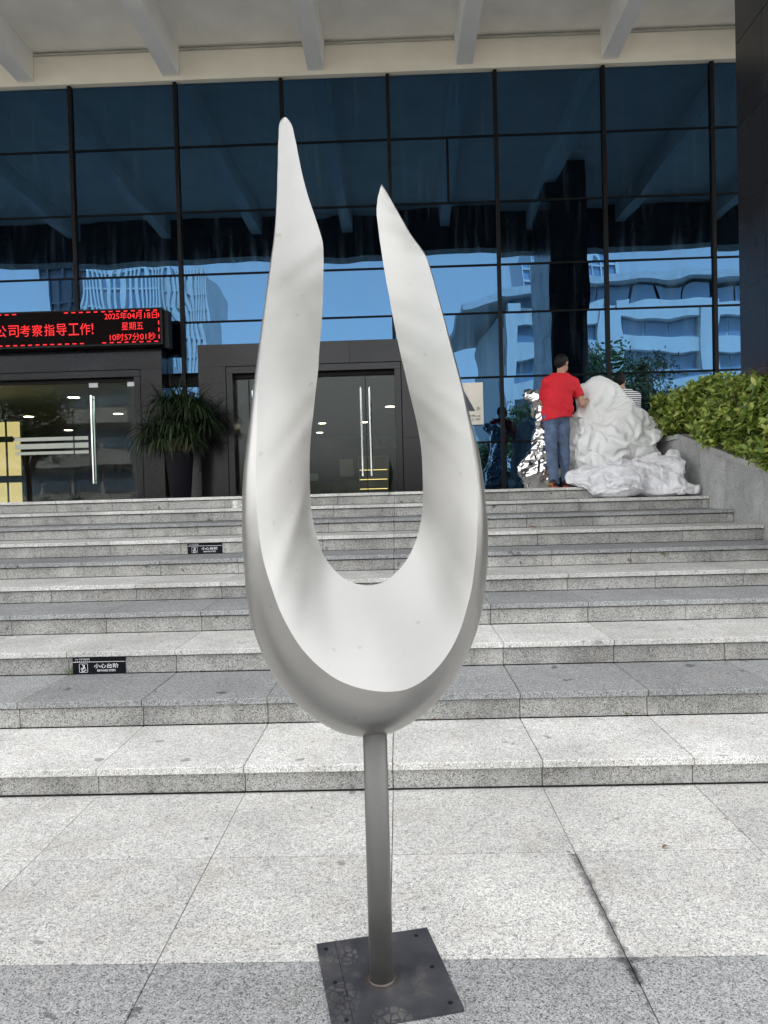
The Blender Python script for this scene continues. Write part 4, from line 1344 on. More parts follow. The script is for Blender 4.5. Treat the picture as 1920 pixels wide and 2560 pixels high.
for i in range(NY + 1):
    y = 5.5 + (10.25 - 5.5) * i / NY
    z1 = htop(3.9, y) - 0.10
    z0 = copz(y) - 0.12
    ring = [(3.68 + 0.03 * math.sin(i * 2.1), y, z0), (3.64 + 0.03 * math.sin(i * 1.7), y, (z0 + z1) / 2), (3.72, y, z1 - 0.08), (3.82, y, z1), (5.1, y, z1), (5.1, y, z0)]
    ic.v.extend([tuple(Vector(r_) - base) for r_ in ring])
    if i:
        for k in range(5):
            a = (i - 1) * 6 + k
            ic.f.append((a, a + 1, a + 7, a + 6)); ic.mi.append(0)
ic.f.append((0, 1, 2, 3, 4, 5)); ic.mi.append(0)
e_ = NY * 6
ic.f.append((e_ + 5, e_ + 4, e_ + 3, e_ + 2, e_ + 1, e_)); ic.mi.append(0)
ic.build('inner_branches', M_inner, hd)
# a few red flower heads over the top
M_flower = simple('flower_red', (0.55, 0.06, 0.03), 0.5)
for i, (x, y) in enumerate(((3.75, 9.7), (3.95, 9.45), (4.15, 8.6), (4.3, 8.4))):
    fm = MB()
    for k in range(14):
        a = k * 2.4; r_ = 0.012 * math.sqrt(k)
        c = Vector((r_ * math.cos(a), r_ * math.sin(a), 0.02 - r_ * 0.25))
        fm.add([c + Vector((0.012, 0, 0)), c + Vector((0, 0.012, 0.004)), c + Vector((-0.012, 0, 0)), c + Vector((0, -0.012, 0.004))], [(0, 1, 2, 3)])
    fm.build('flower', M_flower, hd, (x - base.x, y - base.y, htop(x, y) + 0.04 - base.z))

# ================================================================== weeds in the joints
M_weed = leaf_mat('weed_leaf', [(0.06, 0.12, 0.02), (0.13, 0.22, 0.04), (0.22, 0.30, 0.08)], 0.5, 0.3)
def weed(x, y, z, h, n, label):
    w = empty('weed', (x, y, z))
    tag(w, label, 'weed', 'weeds in the stair joints')
    stm, lf = MB(), MB()
    for i in range(n):
        a = rg.uniform(0, 6.28)
        tip = Vector((math.cos(a) * h * 0.6, -abs(math.sin(a)) * h * 0.5, h * rg.uniform(0.4, 1.0)))
        stm.tube([(0, 0, 0), tip * 0.6 + Vector((0, 0, 0.1 * h)), tip], 0.0012, 4, cap=False)
        for k in range(3):
            d = Vector(rg.normal(0, 1, 3)); d.z = abs(d.z) * 0.5; d.normalize()
            sd = d.cross(Vector((0, 0.5, 1))).normalized()
            L = h * rg.uniform(0.25, 0.45)
            c = tip * rg.uniform(0.6, 1.0)
            lf.add([c, c + d * L * 0.5 + sd * L * 0.28, c + d * L, c + d * L * 0.5 - sd * L * 0.28], [(0, 1, 2, 3)])
    stm.build('stem', M_weed, w)
    lf.build('leaves', M_weed, w)
weed(-2.125, Y0 + 2 * TREAD - 0.012, RISE[2], 0.055, 6, 'bright green weed at the left end of the larger step plate')
weed(0.80, Y0 - 0.008, 0.075, 0.030, 5, 'weed hanging under the first step, left of the two')
weed(1.02, Y0 - 0.008, 0.08, 0.030, 5, 'weed under the first step, right of the two')
weed(2.30, Y0 + 5 * TREAD - 0.008, RISE[5] + 0.05, 0.055, 6, 'weed on the sixth riser near the right edge')
weed(1.86, Y0 + 2 * TREAD - 0.008, RISE[3] - 0.05, 0.025, 4, 'tiny weed under the third step on the right')
weed(1.2, Y0 + TREAD - 0.008, RISE[1] + 0.004, 0.035, 4, 'thin weed at the foot of the second riser')

# fallen leaves
M_dead = leaf_mat('dead_leaf', [(0.05, 0.03, 0.015), (0.14, 0.08, 0.03), (0.35, 0.15, 0.04)], 0.7, 0.1)
def litter(x, y, z, L, rz, label):
    o = leaf_mesh(L, L * 0.22, 0.5, 0.35, None).build('fallen_leaf', M_dead, None, (x, y, z + 0.002))
    o.rotation_euler = (0, 0, rz)
    tag(o, label, 'leaf', 'fallen leaves')
litter(0.955, 2.79, 0, 0.035, -1.2, 'small dark fallen leaf on the paving right of the stained joint')
litter(-0.42, 3.20, 0, 0.02, 0.2, 'tiny dark fallen leaf on the paving left of the pole')
litter(1.305, 3.02, 0, 0.022, 1.0, 'small orange fallen leaf in the right paving joint')
litter(0.17, 4.02, RISE[1], 0.03, 1.4, 'brown fallen leaf on the first step right of the sculpture')
litter(1.28, 7.45, RISE[7], 0.09, -1.4, 'yellow fallen leaf on an upper step right of the sculpture')

# ================================================================== people
M_skin = simple('skin', (0.42, 0.24, 0.16), 0.5, var=0.08, nscale=20)
M_hair = simple('hair', (0.005, 0.004, 0.004), 0.55, 0.0, 0.25, bump=0.004, bscale=220)
M_shirt = simple('red_shirt', (0.62, 0.012, 0.025), 0.8, var=0.08, nscale=6)
M_jeans = simple('blue_jeans', (0.085, 0.125, 0.21), 0.8, var=0.25, nscale=9)
M_shoe = simple('dark_shoe', (0.03, 0.015, 0.018), 0.5)
M_sole = simple('red_sole', (0.45, 0.08, 0.10), 0.6)
def stripes():
    m_, nt, lk = new_mat('striped_shirt')
    tc = nt.new('ShaderNodeTexCoord')
    sp = nt.new('ShaderNodeSeparateXYZ')
    lk.new(tc.outputs['Object'], sp.inputs[0])
    w = mth(nt, lk, 'GREATER_THAN', mth(nt, lk, 'SINE', mth(nt, lk, 'MULTIPLY', sp.outputs[2], 215.0)), 0.1)
    c = mixc(nt, lk, (0.75, 0.75, 0.76), (0.02, 0.022, 0.03), w)
    finish(nt, lk, principled(nt, lk, c, 0.8).outputs[0])
    return m_
M_stripe = stripes()

def person(loc, J, head_yaw, label, shirt_mat, trouser_mat, seed, h=0.009):
    """one continuous body; hair, shirt, trousers and shoes as children. J: joint positions in metres"""
    root_fs = []
    c = lambda a, b, ra, rb: s_cone(J[a], J[b], ra, rb)
    hc = np.array(J['head'], float)
    fd = np.array([math.sin(head_yaw), math.cos(head_yaw), 0.0])      # where the face looks
    rd = np.array([math.cos(head_yaw), -math.sin(head_yaw), 0.0])
    up = np.array([0, 0, 1.0])
    def loc_ell(ctr, r3):          # ellipsoid in head axes (right, forward, up)
        ctr = np.array(ctr, float)
        def f(X, Y, Z):
            dx, dy, dz = X - ctr[0], Y - ctr[1], Z - ctr[2]
            a = dx * rd[0] + dy * rd[1]; b = dx * fd[0] + dy * fd[1]
            k = np.sqrt((a / r3[0]) ** 2 + (b / r3[1]) ** 2 + (dz / r3[2]) ** 2)
            return (k - 1) * min(r3)
        return f
    skull = loc_ell(hc + up * 0.022 - fd * 0.008, (0.074, 0.094, 0.094))
    jaw = loc_ell(hc + fd * 0.028 - up * 0.048, (0.055, 0.062, 0.066))
    nose = s_cone(hc + fd * 0.084 + up * 0.012, hc + fd * 0.104 - up * 0.018, 0.008, 0.013)
    brow = loc_ell(hc + fd * 0.074 + up * 0.026, (0.048, 0.016, 0.012))
    ears = [loc_ell(hc + rd * s * 0.076 - fd * 0.006 - up * 0.004, (0.010, 0.019, 0.031)) for s in (-1, 1)]
    lips = loc_ell(hc + fd * 0.088 - up * 0.048, (0.022, 0.009, 0.009))
    headf = union([skull, jaw, brow, nose, lips] + ears, 0.012)
    neck = s_cone(J['neck'], hc - up * 0.05 - fd * 0.012, 0.056, 0.050)
    def torso(ex):
        ch, be, pe = J['chest'], J['belly'], J['pelvis']
        sw = J['sr'][0] - J['sl'][0]
        return [s_ell(ch, (sw * 0.50 + ex, 0.118 + ex, 0.215 + ex)), s_ell(be, (0.160 + ex, 0.112 + ex, 0.20 + ex)), s_ell(pe, (0.165 + ex, 0.115 + ex, 0.135 + ex)),
                s_cone(J['sl'], J['neck'], 0.052 + ex, 0.062 + ex), s_cone(J['sr'], J['neck'], 0.052 + ex, 0.062 + ex)]
    arms, fing = [], []
    for s in 'lr':
        S, E, W = (np.array(J[k + s], float) for k in ('s', 'e', 'w'))
        arms += [s_cone(S, E, 0.050, 0.041), s_cone(E, W, 0.041, 0.028)]
        d = (W - E) / np.linalg.norm(W - E)
        aside = np.cross(d, up); aside /= np.linalg.norm(aside)
        palm = W + d * 0.055
        arms.append(s_cone(W + d * 0.015, W + d * 0.075, 0.026, 0.034, 1.0))
        dn = np.cross(aside, d); dn = -dn if dn[2] > 0 else dn
        for i, (o_, L) in enumerate(((-0.030, 0.066), (-0.010, 0.078), (0.010, 0.074), (0.029, 0.058))):
            b0 = palm + d * 0.035 + aside * o_
            b1 = b0 + d * L * 0.55 + dn * 0.010
            b2 = b1 + d * L * 0.3 + dn * L * 0.45
            fing += [s_cone(b0, b1, 0.0105, 0.0095), s_cone(b1, b2, 0.0095, 0.008)]
        sg_ = 1 if s == 'l' else -1
        t0 = W + d * 0.03 + aside * sg_ * 0.026
        t1 = t0 + d * 0.03 + aside * sg_ * 0.030 + dn * 0.008
        fing += [s_cone(t0, t1, 0.012, 0.011), s_cone(t1, t1 + d * 0.03 + dn * 0.01, 0.011, 0.009)]
    legs = []
    for s in 'lr':
        legs += [c('h' + s, 'k' + s, 0.060, 0.044), c('k' + s, 'a' + s, 0.042, 0.032)]
    core = union([neck] + torso(-0.03) + arms + legs, 0.035)
    fu = union(fing, 0.006)
    def bodyf(X, Y, Z):
        return smin(smin(core(X, Y, Z), headf(X, Y, Z), 0.02), fu(X, Y, Z), 0.008)
    P_ = np.array([J[k] for k in J if k not in ('hem', 'foot_yaw')])
    lo, hi = P_.min(0) - [0.16, 0.17, 0.06], P_.max(0) + [0.16, 0.17, 0.16]
    V, Q = surface_nets(bodyf, lo, hi, h)
    o = bpy.data.objects.new('person', np_mesh('person', V, Q, M_skin))
    o.location = loc
    COL.objects.link(o)
    tag(o, label, 'person')
    def cloth(name, f, lo_, hi_, mat, hh):
        v, q = surface_nets(f, lo_, hi_, hh)
        return link(bpy.data.objects.new(name, np_mesh(name, v, q, mat)), o)
    # hair: skull a little enlarged, above a sloping hairline
    def hairf(X, Y, Z):
        sk = skull(X, Y, Z) - 0.009
        b = (X - hc[0]) * fd[0] + (Y - hc[1]) * fd[1]
        line = -(Z - hc[2] - 0.004) + np.where(b > 0, 1.15 * b, 1.0 * b) + 0.004
        return np.maximum(sk, line * 0.7)
    cloth('hair', hairf, hc - 0.15, hc + 0.17, M_hair, 0.006)
    # shirt
    folds = crumple(seed, 7, 3.6, 0.0075, 0.72, 1.6, 0.6)
    hem = J['hem']
    ss = torso(0.010)
    slv = []
    for s in 'lr':
        S, E = np.array(J['s' + s], float), np.array(J['e' + s], float)
        d = (E - S)
        ln = np.linalg.norm(d); d /= ln
        cone = s_cone(S, S + d * ln * 0.75, 0.066, 0.068)
        endp = S + d * ln * 0.70
        slv.append(lambda X, Y, Z, cone=cone, endp=endp, d=d: np.maximum(cone(X, Y, Z), (X - endp[0]) * d[0] + (Y - endp[1]) * d[1] + (Z - endp[2]) * d[2]))
    skirt = s_cone((J['pelvis'][0], J['pelvis'][1], hem + 0.2), (J['pelvis'][0], J['pelvis'][1], hem - 0.1), 0.172, 0.195, 1.42)
    tf = union(ss + [skirt], 0.05)
    nk = np.array(J['neck'], float)
    def shirtf(X, Y, Z):
        v = tf(X, Y, Z)
        for g_ in slv: v = smin(v, g_(X, Y, Z), 0.03)
        v = v + folds(X, Y, Z) * np.clip((nk[2] - 0.1 - Z) * 5, 0.2, 1)
        v = np.maximum(v, hem + 0.02 * np.sin(X * 9) - Z)
        v = np.maximum(v, Z - nk[2] - 0.030 - 0.12 * np.abs(X - nk[0]) )
        return v
    cloth('shirt', shirtf, (lo[0], lo[1], hem - 0.03), (hi[0], hi[1], nk[2] + 0.1), shirt_mat, 0.0085)
    # trousers
    folds2 = crumple(seed + 1, 7, 5.0, 0.0065, 0.72, 1.6, 0.7)
    tr = [s_ell(J['pelvis'], (0.172, 0.122, 0.15))]
    for s in 'lr':
        tr += [c('h' + s, 'k' + s, 0.090, 0.070), c('k' + s, 'a' + s, 0.069, 0.064)]
    tfu = union(tr, 0.03)
    trf = lambda X, Y, Z: np.maximum(np.maximum(tfu(X, Y, Z) + folds2(X, Y, Z * 0.7), Z - (hem + 0.06)), 0.045 - Z)
    cloth('jeans', trf, (lo[0], lo[1], 0.02), (hi[0], hi[1], hem + 0.12), trouser_mat, 0.0085)
    for s in 'lr':
        a = np.array(J['a' + s], float)
        f = np.array([math.sin(J['foot_yaw']), math.cos(J['foot_yaw']), 0])
        heel, toe = a - f * 0.04, a + f * 0.15
        up_ = union([s_ell((heel[0], heel[1], 0.058), (0.044, 0.050, 0.055)), s_cone((a[0], a[1], 0.06), (toe[0], toe[1], 0.040), 0.045, 0.034)], 0.03)
        sh_ = cloth('shoe', lambda X, Y, Z: np.maximum(up_(X, Y, Z), 0.018 - Z), (a[0] - .2, a[1] - .22, -0.01), (a[0] + .2, a[1] + .26, 0.16), M_shoe, 0.008)
        so = union([s_cone((heel[0], heel[1], 0.02), (toe[0], toe[1], 0.02), 0.046, 0.040)], 0.02)
        v, q = surface_nets(lambda X, Y, Z: np.maximum(np.maximum(so(X, Y, Z), Z - 0.024), 0.001 - Z), (a[0] - .2, a[1] - .22, -0.02), (a[0] + .2, a[1] + .26, 0.06), 0.008)
        link(bpy.data.objects.new('sole', np_mesh('sole', v, q, M_sole)), sh_)
    return o

J1 = dict(head=(0.128, 0.085, 1.588), neck=(0.105, 0.06, 1.425), chest=(0.085, 0.04, 1.245), belly=(0.05, 0.03, 1.04), pelvis=(0.03, 0.03, 0.93),
          sl=(-0.075, 0.03, 1.350), sr=(0.270, 0.09, 1.345), el=(-0.10, 0.25, 1.12), er=(0.365, 0.02, 1.065), wl=(0.12, 0.42, 1.12), wr=(0.455, 0.16, 1.115),
          hl=(-0.05, 0.03, 0.88), hr=(0.12, 0.04, 0.88), kl=(-0.045, 0.02, 0.48), kr=(0.125, 0.09, 0.48), al=(-0.03, -0.02, 0.085), ar=(0.15, 0.10, 0.085), hem=0.875, foot_yaw=0.35)
person((2.0, 9.5, LAND), J1, 0.85, 'person in red T-shirt and blue jeans with back turned, gathering white sheeting', M_shirt, M_jeans, 3)
J2 = dict(head=(0.0, 0.06, 1.50), neck=(0.02, 0.02, 1.345), chest=(0.03, 0.0, 1.17), belly=(0.02, 0.0, 0.98), pelvis=(0.0, 0.0, 0.88),
          sl=(-0.155, 0.0, 1.275), sr=(0.205, 0.0, 1.275), el=(-0.22, -0.12, 1.03), er=(0.24, 0.12, 1.0), wl=(-0.16, -0.30, 0.92), wr=(0.16, 0.30, 1.0),
          hl=(-0.08, 0.0, 0.83), hr=(0.08, 0.0, 0.83), kl=(-0.09, 0.03, 0.45), kr=(0.09, 0.03, 0.45), al=(-0.09, 0.0, 0.085), ar=(0.09, 0.0, 0.085), hem=0.83, foot_yaw=0.1)
person((3.20, 10.65, LAND), J2, 0.55, 'dark-haired person in a black and white striped shirt behind the white sheeting', M_stripe, M_jeans, 8, 0.011)

# ================================================================== bundles
def cloth_mat(name, col, rough, metal=0.0, trans=0.0, spec=0.5, coat=0.0):
    m_, nt, lk = new_mat(name)
    geo = nt.new('ShaderNodeNewGeometry')
    n1 = node(nt, 'ShaderNodeTexNoise', Scale=22.0, Detail=4.0)
    lk.new(geo.outputs['Position'], n1.inputs['Vector'])
    bp = node(nt, 'ShaderNodeBump', Strength=0.3, Distance=0.004)
    lk.new(n1.outputs['Fac'], bp.inputs['Height'])
    p = principled(nt, lk, col, rough, metal, spec, bp.outputs['Normal'])
    p.inputs['Coat Weight'].default_value = coat
    sh_ = p.outputs[0]
    if trans:
        tr = node(nt, 'ShaderNodeBsdfTranslucent', Color=(*col, 1))
        mx = nt.new('ShaderNodeMixShader')
        mx.inputs[0].default_value = trans
        lk.new(sh_, mx.inputs[1]); lk.new(tr.outputs[0], mx.inputs[2])
        sh_ = mx.outputs[0]
    finish(nt, lk, sh_)
    return m_
M_foil = cloth_mat('silver_foil', (0.80, 0.79, 0.78), 0.16, 1.0)
M_sheet = cloth_mat('white_sheeting', (0.90, 0.90, 0.885), 0.45, 0.0, 0.15)
def film():
    m_, nt, lk = new_mat('plastic_film')
    geo = nt.new('ShaderNodeNewGeometry')
    n1 = node(nt, 'ShaderNodeTexNoise', Scale=16.0, Detail=5.0)
    lk.new(geo.outputs['Position'], n1.inputs['Vector'])
    bp = node(nt, 'ShaderNodeBump', Strength=0.7, Distance=0.012)
    lk.new(n1.outputs['Fac'], bp.inputs['Height'])
    p = principled(nt, lk, (0.95, 0.945, 0.96), 0.22, 0.0, 0.6, bp.outputs['Normal'])
    tr = node(nt, 'ShaderNodeBsdfTransparent', Color=(0.95, 0.95, 0.97, 1))
    tl = node(nt, 'ShaderNodeBsdfTranslucent', Color=(0.93, 0.92, 0.95, 1))
    m1 = nt.new('ShaderNodeMixShader'); m1.inputs[0].default_value = 0.3
    lk.new(p.outputs[0], m1.inputs[1]); lk.new(tl.outputs[0], m1.inputs[2])
    rp = ramp(nt, [(0.4, 0.0), (0.7, 0.16)])
    lk.new(n1.outputs['Fac'], rp.inputs['Fac'])
    m2 = nt.new('ShaderNodeMixShader')
    lk.new(rp.outputs['Color'], m2.inputs[0])
    lk.new(m1.outputs[0], m2.inputs[1]); lk.new(tr.outputs[0], m2.inputs[2])
    finish(nt, lk, m2.outputs[0])
    return m_
M_film = film()

def bundle(name, prims, k, folds, loc, lo, hi, h, mat, label, cat, floor=None, group=None):
    u = union(prims, k)
    def f(X, Y, Z):
        v = u(X, Y, Z) + sum(g_(X, Y, Z) for g_ in folds)
        if floor is not None: v = np.maximum(v, floor(X, Y, Z))
        return v
    V, Q = surface_nets(f, lo, hi, h)
    o = bpy.data.objects.new(name, np_mesh(name, V, Q, mat))
    o.location = loc
    COL.objects.link(o)
    return tag(o, label, cat, group)

# silver foil wrapped bundle left of the man (origin on the landing)
bundle('foil_bundle', [s_ell((0.0, 0, 0.22), (0.25, 0.22, 0.27)), s_cone((0.04, 0, 0.3), (0.10, 0, 0.80), 0.20, 0.13), s_cone((0.10, 0, 0.80), (0.08, 0, 1.15), 0.12, 0.15),
                       s_cone((0.05, 0, 1.17), (-0.13, -0.02, 1.26), 0.13, 0.055), s_cone((-0.1, -0.02, 1.25), (-0.16, -0.02, 1.325), 0.05, 0.015)], 0.07,
       [crumple(21, 8, 3.6, 0.017, 0.62, 1.6, 0.5), crumple(22, 5, 14.0, 0.0035, 0.7, 1.5, 0.4)],
       (1.875, 9.98, LAND), (-0.42, -0.4, -0.02), (0.45, 0.4, 1.5), 0.010, M_foil, 'crumpled silver foil bundle standing left of the red shirt', 'bundle',
       floor=lambda X, Y, Z: 0.002 - Z)
# big white sheeting and film bags: cloth a little too large for the heap, left to buckle and settle
def billow(seed, n, freq, amp):
    rg_ = np.random.default_rng(seed)
    T = []
    for i in range(n):
        d = rg_.normal(size=3); d /= np.linalg.norm(d)
        w = rg_.normal(size=3); w /= np.linalg.norm(w)
        T.append((d * freq * rg_.uniform(0.7, 1.4), rg_.uniform(0, 6.28), amp / (1 + 0.5 * i), w * freq * 0.55, rg_.uniform(0, 6.28)))
    def f(X, Y, Z):
        o_ = 0.0
        for d, p0, am, w, p1 in T:
            o_ = o_ - am * (np.abs(np.sin(X * d[0] + Y * d[1] + Z * d[2] + p0 + 1.1 * np.sin(X * w[0] + Y * w[1] + Z * w[2] + p1))) - 0.5)
        return o_
    return f

def draped(name, prims, k, lo, hi, h, grow, frames, seed, inner, bend, noise, floors, loc, mat, label, cat, group=None, grav=1.0, cut=None):
    u = union(prims, k)
    cutf = cut if cut else (lambda X, Y, Z: 0.004 - Z)
    V, Q = surface_nets(lambda X, Y, Z: np.maximum(u(X, Y, Z), cutf(X, Y, Z)), lo, hi, h)
    Vi, Qi = surface_nets(lambda X, Y, Z: np.maximum(u(X, Y, Z) + inner, cutf(X, Y, Z)), lo, hi, h * 1.6)
    me = np_mesh(name, V, Q, mat)
    nr = np.zeros(len(V) * 3)
    me.vertices.foreach_get('normal', nr)
    dn = billow(seed, 5, 9.0, noise)(V[:, 0], V[:, 1], V[:, 2])
    me.vertices.foreach_set('co', (V + nr.reshape(-1, 3) * dn[:, None] + np.array([0, 0, 0.012])).ravel())
    core = link(bpy.data.objects.new('core', np_mesh('core', Vi, Qi, mat)))
    fb = MB()
    for bx_ in floors: fb.box(*bx_)
    base_ = fb.build('base', mat)
    for o_ in (core, base_):
        o_.modifiers.new('collision', 'COLLISION')
        o_.collision.thickness_outer = 0.007
        o_.collision.cloth_friction = 20
    o = link(bpy.data.objects.new(name, me))
    md = o.modifiers.new('cloth', 'CLOTH')
    s = md.settings
    s.quality = 5; s.mass = 0.15; s.air_damping = 4
    s.tension_stiffness = 25; s.compression_stiffness = 25; s.shear_stiffness = 8; s.bending_stiffness = bend
    s.tension_damping = 10; s.compression_damping = 10; s.shear_damping = 10
    s.shrink_min = -grow; s.shrink_max = -grow
    s.effector_weights.gravity = grav
    md.collision_settings.distance_min = 0.007
    md.collision_settings.use_self_collision = True
    md.collision_settings.self_distance_min = 0.005
    md.point_cache.frame_start = 1; md.point_cache.frame_end = frames
    for f in range(1, frames + 1):
        SC.frame_set(f)
    dg = bpy.context.evaluated_depsgraph_get()
    m2 = bpy.data.meshes.new_from_object(o.evaluated_get(dg))
    for o_ in (core, base_, o):
        bpy.data.objects.remove(o_)
    SC.frame_set(1)
    m2.name = name
    m2.polygons.foreach_set('use_smooth', [True] * len(m2.polygons))
    o = link(bpy.data.objects.new(name, m2))
    o.location = loc
    sb = o.modifiers.new('smooth', 'SUBSURF')
    sb.levels = 1; sb.render_levels = 1
    return tag(o, label, cat, group)
draped('white_sheeting', [s_ell((-0.20, 0.0, 0.52), (0.38, 0.36, 0.60)), s_cone((-0.05, 0, 1.0), (0.54, 0, 0.74), 0.30, 0.22, 1.1), s_ell((0.30, 0.02, 0.58), (0.46, 0.34, 0.38)),
                          s_ell((-0.16, 0.06, 1.17), (0.20, 0.18, 0.22)), s_ell((0.06, 0.08, 1.08), (0.20, 0.17, 0.17)), s_cone((-0.38, -0.1, 0.2), (-0.34, -0.05, 0.9), 0.17, 0.14)], 0.09,
       (-0.9, -0.6, -0.03), (1.05, 0.65, 1.72), 0.0235, 0.5, 30, 9, 0.14, 0.006, 0.04,
       [(-3, 3, -3, 3, -0.3, 0.0), (0.655, 1.6, -1, 1, -0.2, 0.618), (-1.6, -0.60, -1, 1, -0.2, 1.0)],
       (2.80, 9.90, LAND), M_sheet, 'large heap of crumpled white sheeting in front of the glass', 'sheeting', grav=0.6)
# loose film bags slumped over the top step
SH = RISE[10] - RISE[9]
for (x, seed, prims, lab) in (
    (2.56, 41, [s_ell((0, 0.0, 0.16), (0.30, 0.28, 0.25)), s_ell((-0.25, 0.15, 0.24), (0.2, 0.16, 0.15)), s_ell((0.0, -0.22, 0.06), (0.24, 0.14, 0.10)), s_ell((0.1, 0.1, 0.30), (0.2, 0.16, 0.16))], 'left white plastic film bag slumped over the top step below the sheeting'),
    (3.09, 42, [s_ell((0, 0.0, 0.16), (0.31, 0.29, 0.26)), s_ell((-0.10, 0.12, 0.31), (0.2, 0.16, 0.16)), s_ell((0.18, 0.15, 0.32), (0.14, 0.13, 0.18)), s_ell((0.1, -0.22, 0.06), (0.24, 0.14, 0.10))], 'right white plastic film bag slumped against the granite wall')):
    draped('plastic_bag', prims, 0.06, (-0.62, -0.55, -0.03), (0.48, 0.55, 0.75), 0.0185, 0.28, 26, seed, 0.06, 0.004, 0.06,
           [(-3, 3, -3, 3, -0.3, 0.0), (-3, 3, 0.11, 3, -0.3, SH), (WALLX - x, 3, -3, 3, -0.3, 0.7)],
           (x, 8.86, RISE[9]), M_film, lab, 'plastic bag', 'white film bags', grav=0.4,
           cut=lambda X, Y, Z: np.where(Y > 0.10, SH, 0.0) + 0.006 - Z)
# orange straps by the shoes
M_strap2 = simple('orange_strap', (0.62, 0.28, 0.03), 0.5)
def strap(pts, label):
    o = empty('strap', pts[0])
    tag(o, label, 'strap', 'orange straps on the landing')
    mb = MB()
    P = [Vector(p) - Vector(pts[0]) for p in pts]
    for a, b in zip(P[:-1], P[1:]):
        n = Vector((0, -0.02, 0.012))
        mb.add([a + n, a - n, b - n, b + n, a + n + Vector((0.004, 0.004, 0.004)), a - n + Vector((0.004, 0.004, 0.004)), b - n + Vector((0.004, 0.004, 0.004)), b + n + Vector((0.004, 0.004, 0.004))],
               [(0, 1, 2, 3), (7, 6, 5, 4), (0, 4, 5, 1), (1, 5, 6, 2), (2, 6, 7, 3), (3, 7, 4, 0)])
    mb.build('webbing', M_strap2, o)
strap([(1.86, 9.38, LAND + 0.03), (1.90, 9.34, LAND + 0.05), (1.93, 9.36, LAND + 0.025)], 'short orange strap end left of the shoes')
strap([(2.04, 9.72, LAND + 0.03), (2.06, 9.72, LAND + 0.12), (2.11, 9.74, LAND + 0.20), (2.12, 9.76, LAND + 0.28)], 'orange strap rising between the trouser legs')

# ================================================================== across the street (seen in the glass)
M_cladding = simple('pale_cladding', (0.52, 0.53, 0.53), 0.7, var=0.06, nscale=0.3)
M_winblue = simple('far_window_glass', (0.17, 0.24, 0.33), 0.15, var=0.15, nscale=0.2, spec=0.8)
M_roofg = simple('roof_grey', (0.42, 0.43, 0.44), 0.7)
M_frame = simple('far_frame', (0.5, 0.5, 0.5), 0.6)
# curved-roof block on the right
rb = empty('office_block', (34, -50, 0))
tag(rb, 'pale banded office block with sweeping roof brim mirrored at the right', 'building')
RO = (-34, 50, 0)
bx0, bx1, by0, by1 = 11.0, 62.0, -74.0, -50.0
MB().box(bx0, bx1, by0, by1 - 0.6, 0, 19.6).build('core_wall', M_cladding, rb, RO)
wm = MB().box(-1.28, 1.28, -0.05, 0.05, -0.85, 0.85).mesh('window', M_winblue)
for fl in range(6):
    z = 1.4 + fl * 3.35
    sp_ = MB()
    NS = 24
    for i in range(NS):
        xa = bx0 + (bx1 - bx0) * i / NS; xb = bx0 + (bx1 - bx0) * (i + 1) / NS
        ya = by1 + 0.55 * math.sin((xa - bx0) / 9.0); yb = by1 + 0.55 * math.sin((xb - bx0) / 9.0)
        sp_.add([(xa, by1 - 1.2, z), (xb, by1 - 1.2, z), (xb, yb, z), (xa, ya, z), (xa, by1 - 1.2, z + 1.5), (xb, by1 - 1.2, z + 1.5), (xb, yb, z + 1.5), (xa, ya, z + 1.5)],
                [(0, 1, 2, 3), (4, 7, 6, 5), (2, 6, 7, 3), (0, 3, 7, 4), (1, 5, 6, 2)])
    sp_.build('spandrel', M_cladding, rb, RO)
    for i in range(18):
        xw = bx0 + 1.6 + i * 2.8
        if xw < bx1 - 1: inst('window', wm, (xw - 34, by1 - 0.55 + 50, z + 2.45), rb)
for i in range(6):
    x = bx0 + 0.6 + i * 9.9
    MB().box(-0.55, 0.55, -0.8, 0.75, 0, 20).build('pier', M_cladding, rb, (x - 34, by1 + 50, 0))
rf = MB()
NS = 32
for i in range(NS):
    f = lambda t: 19.65 + 2.3 * math.sin(math.pi * min(1, max(0, t * 1.1 + 0.02))) ** 0.7
    ta, tb = i / NS, (i + 1) / NS
    xa, xb = bx0 - 4 + (bx1 - bx0 + 8) * ta, bx0 - 4 + (bx1 - bx0 + 8) * tb
    za, zb = f(ta), f(tb)
    rf.add([(xa, by0, za), (xb, by0, zb), (xb, by1 + 1.1, zb), (xa, by1 + 1.1, za), (xa, by0, za + 0.7), (xb, by0, zb + 0.7), (xb, by1 + 1.1, zb + 0.7), (xa, by1 + 1.1, za + 0.7)],
           [(0, 3, 2, 1), (4, 5, 6, 7), (2, 3, 7, 6), (0, 1, 5, 4)] + ([(0, 4, 7, 3)] if i == 0 else []) + ([(1, 2, 6, 5)] if i == NS - 1 else []))
rf.build('roof', M_roofg, rb, RO)

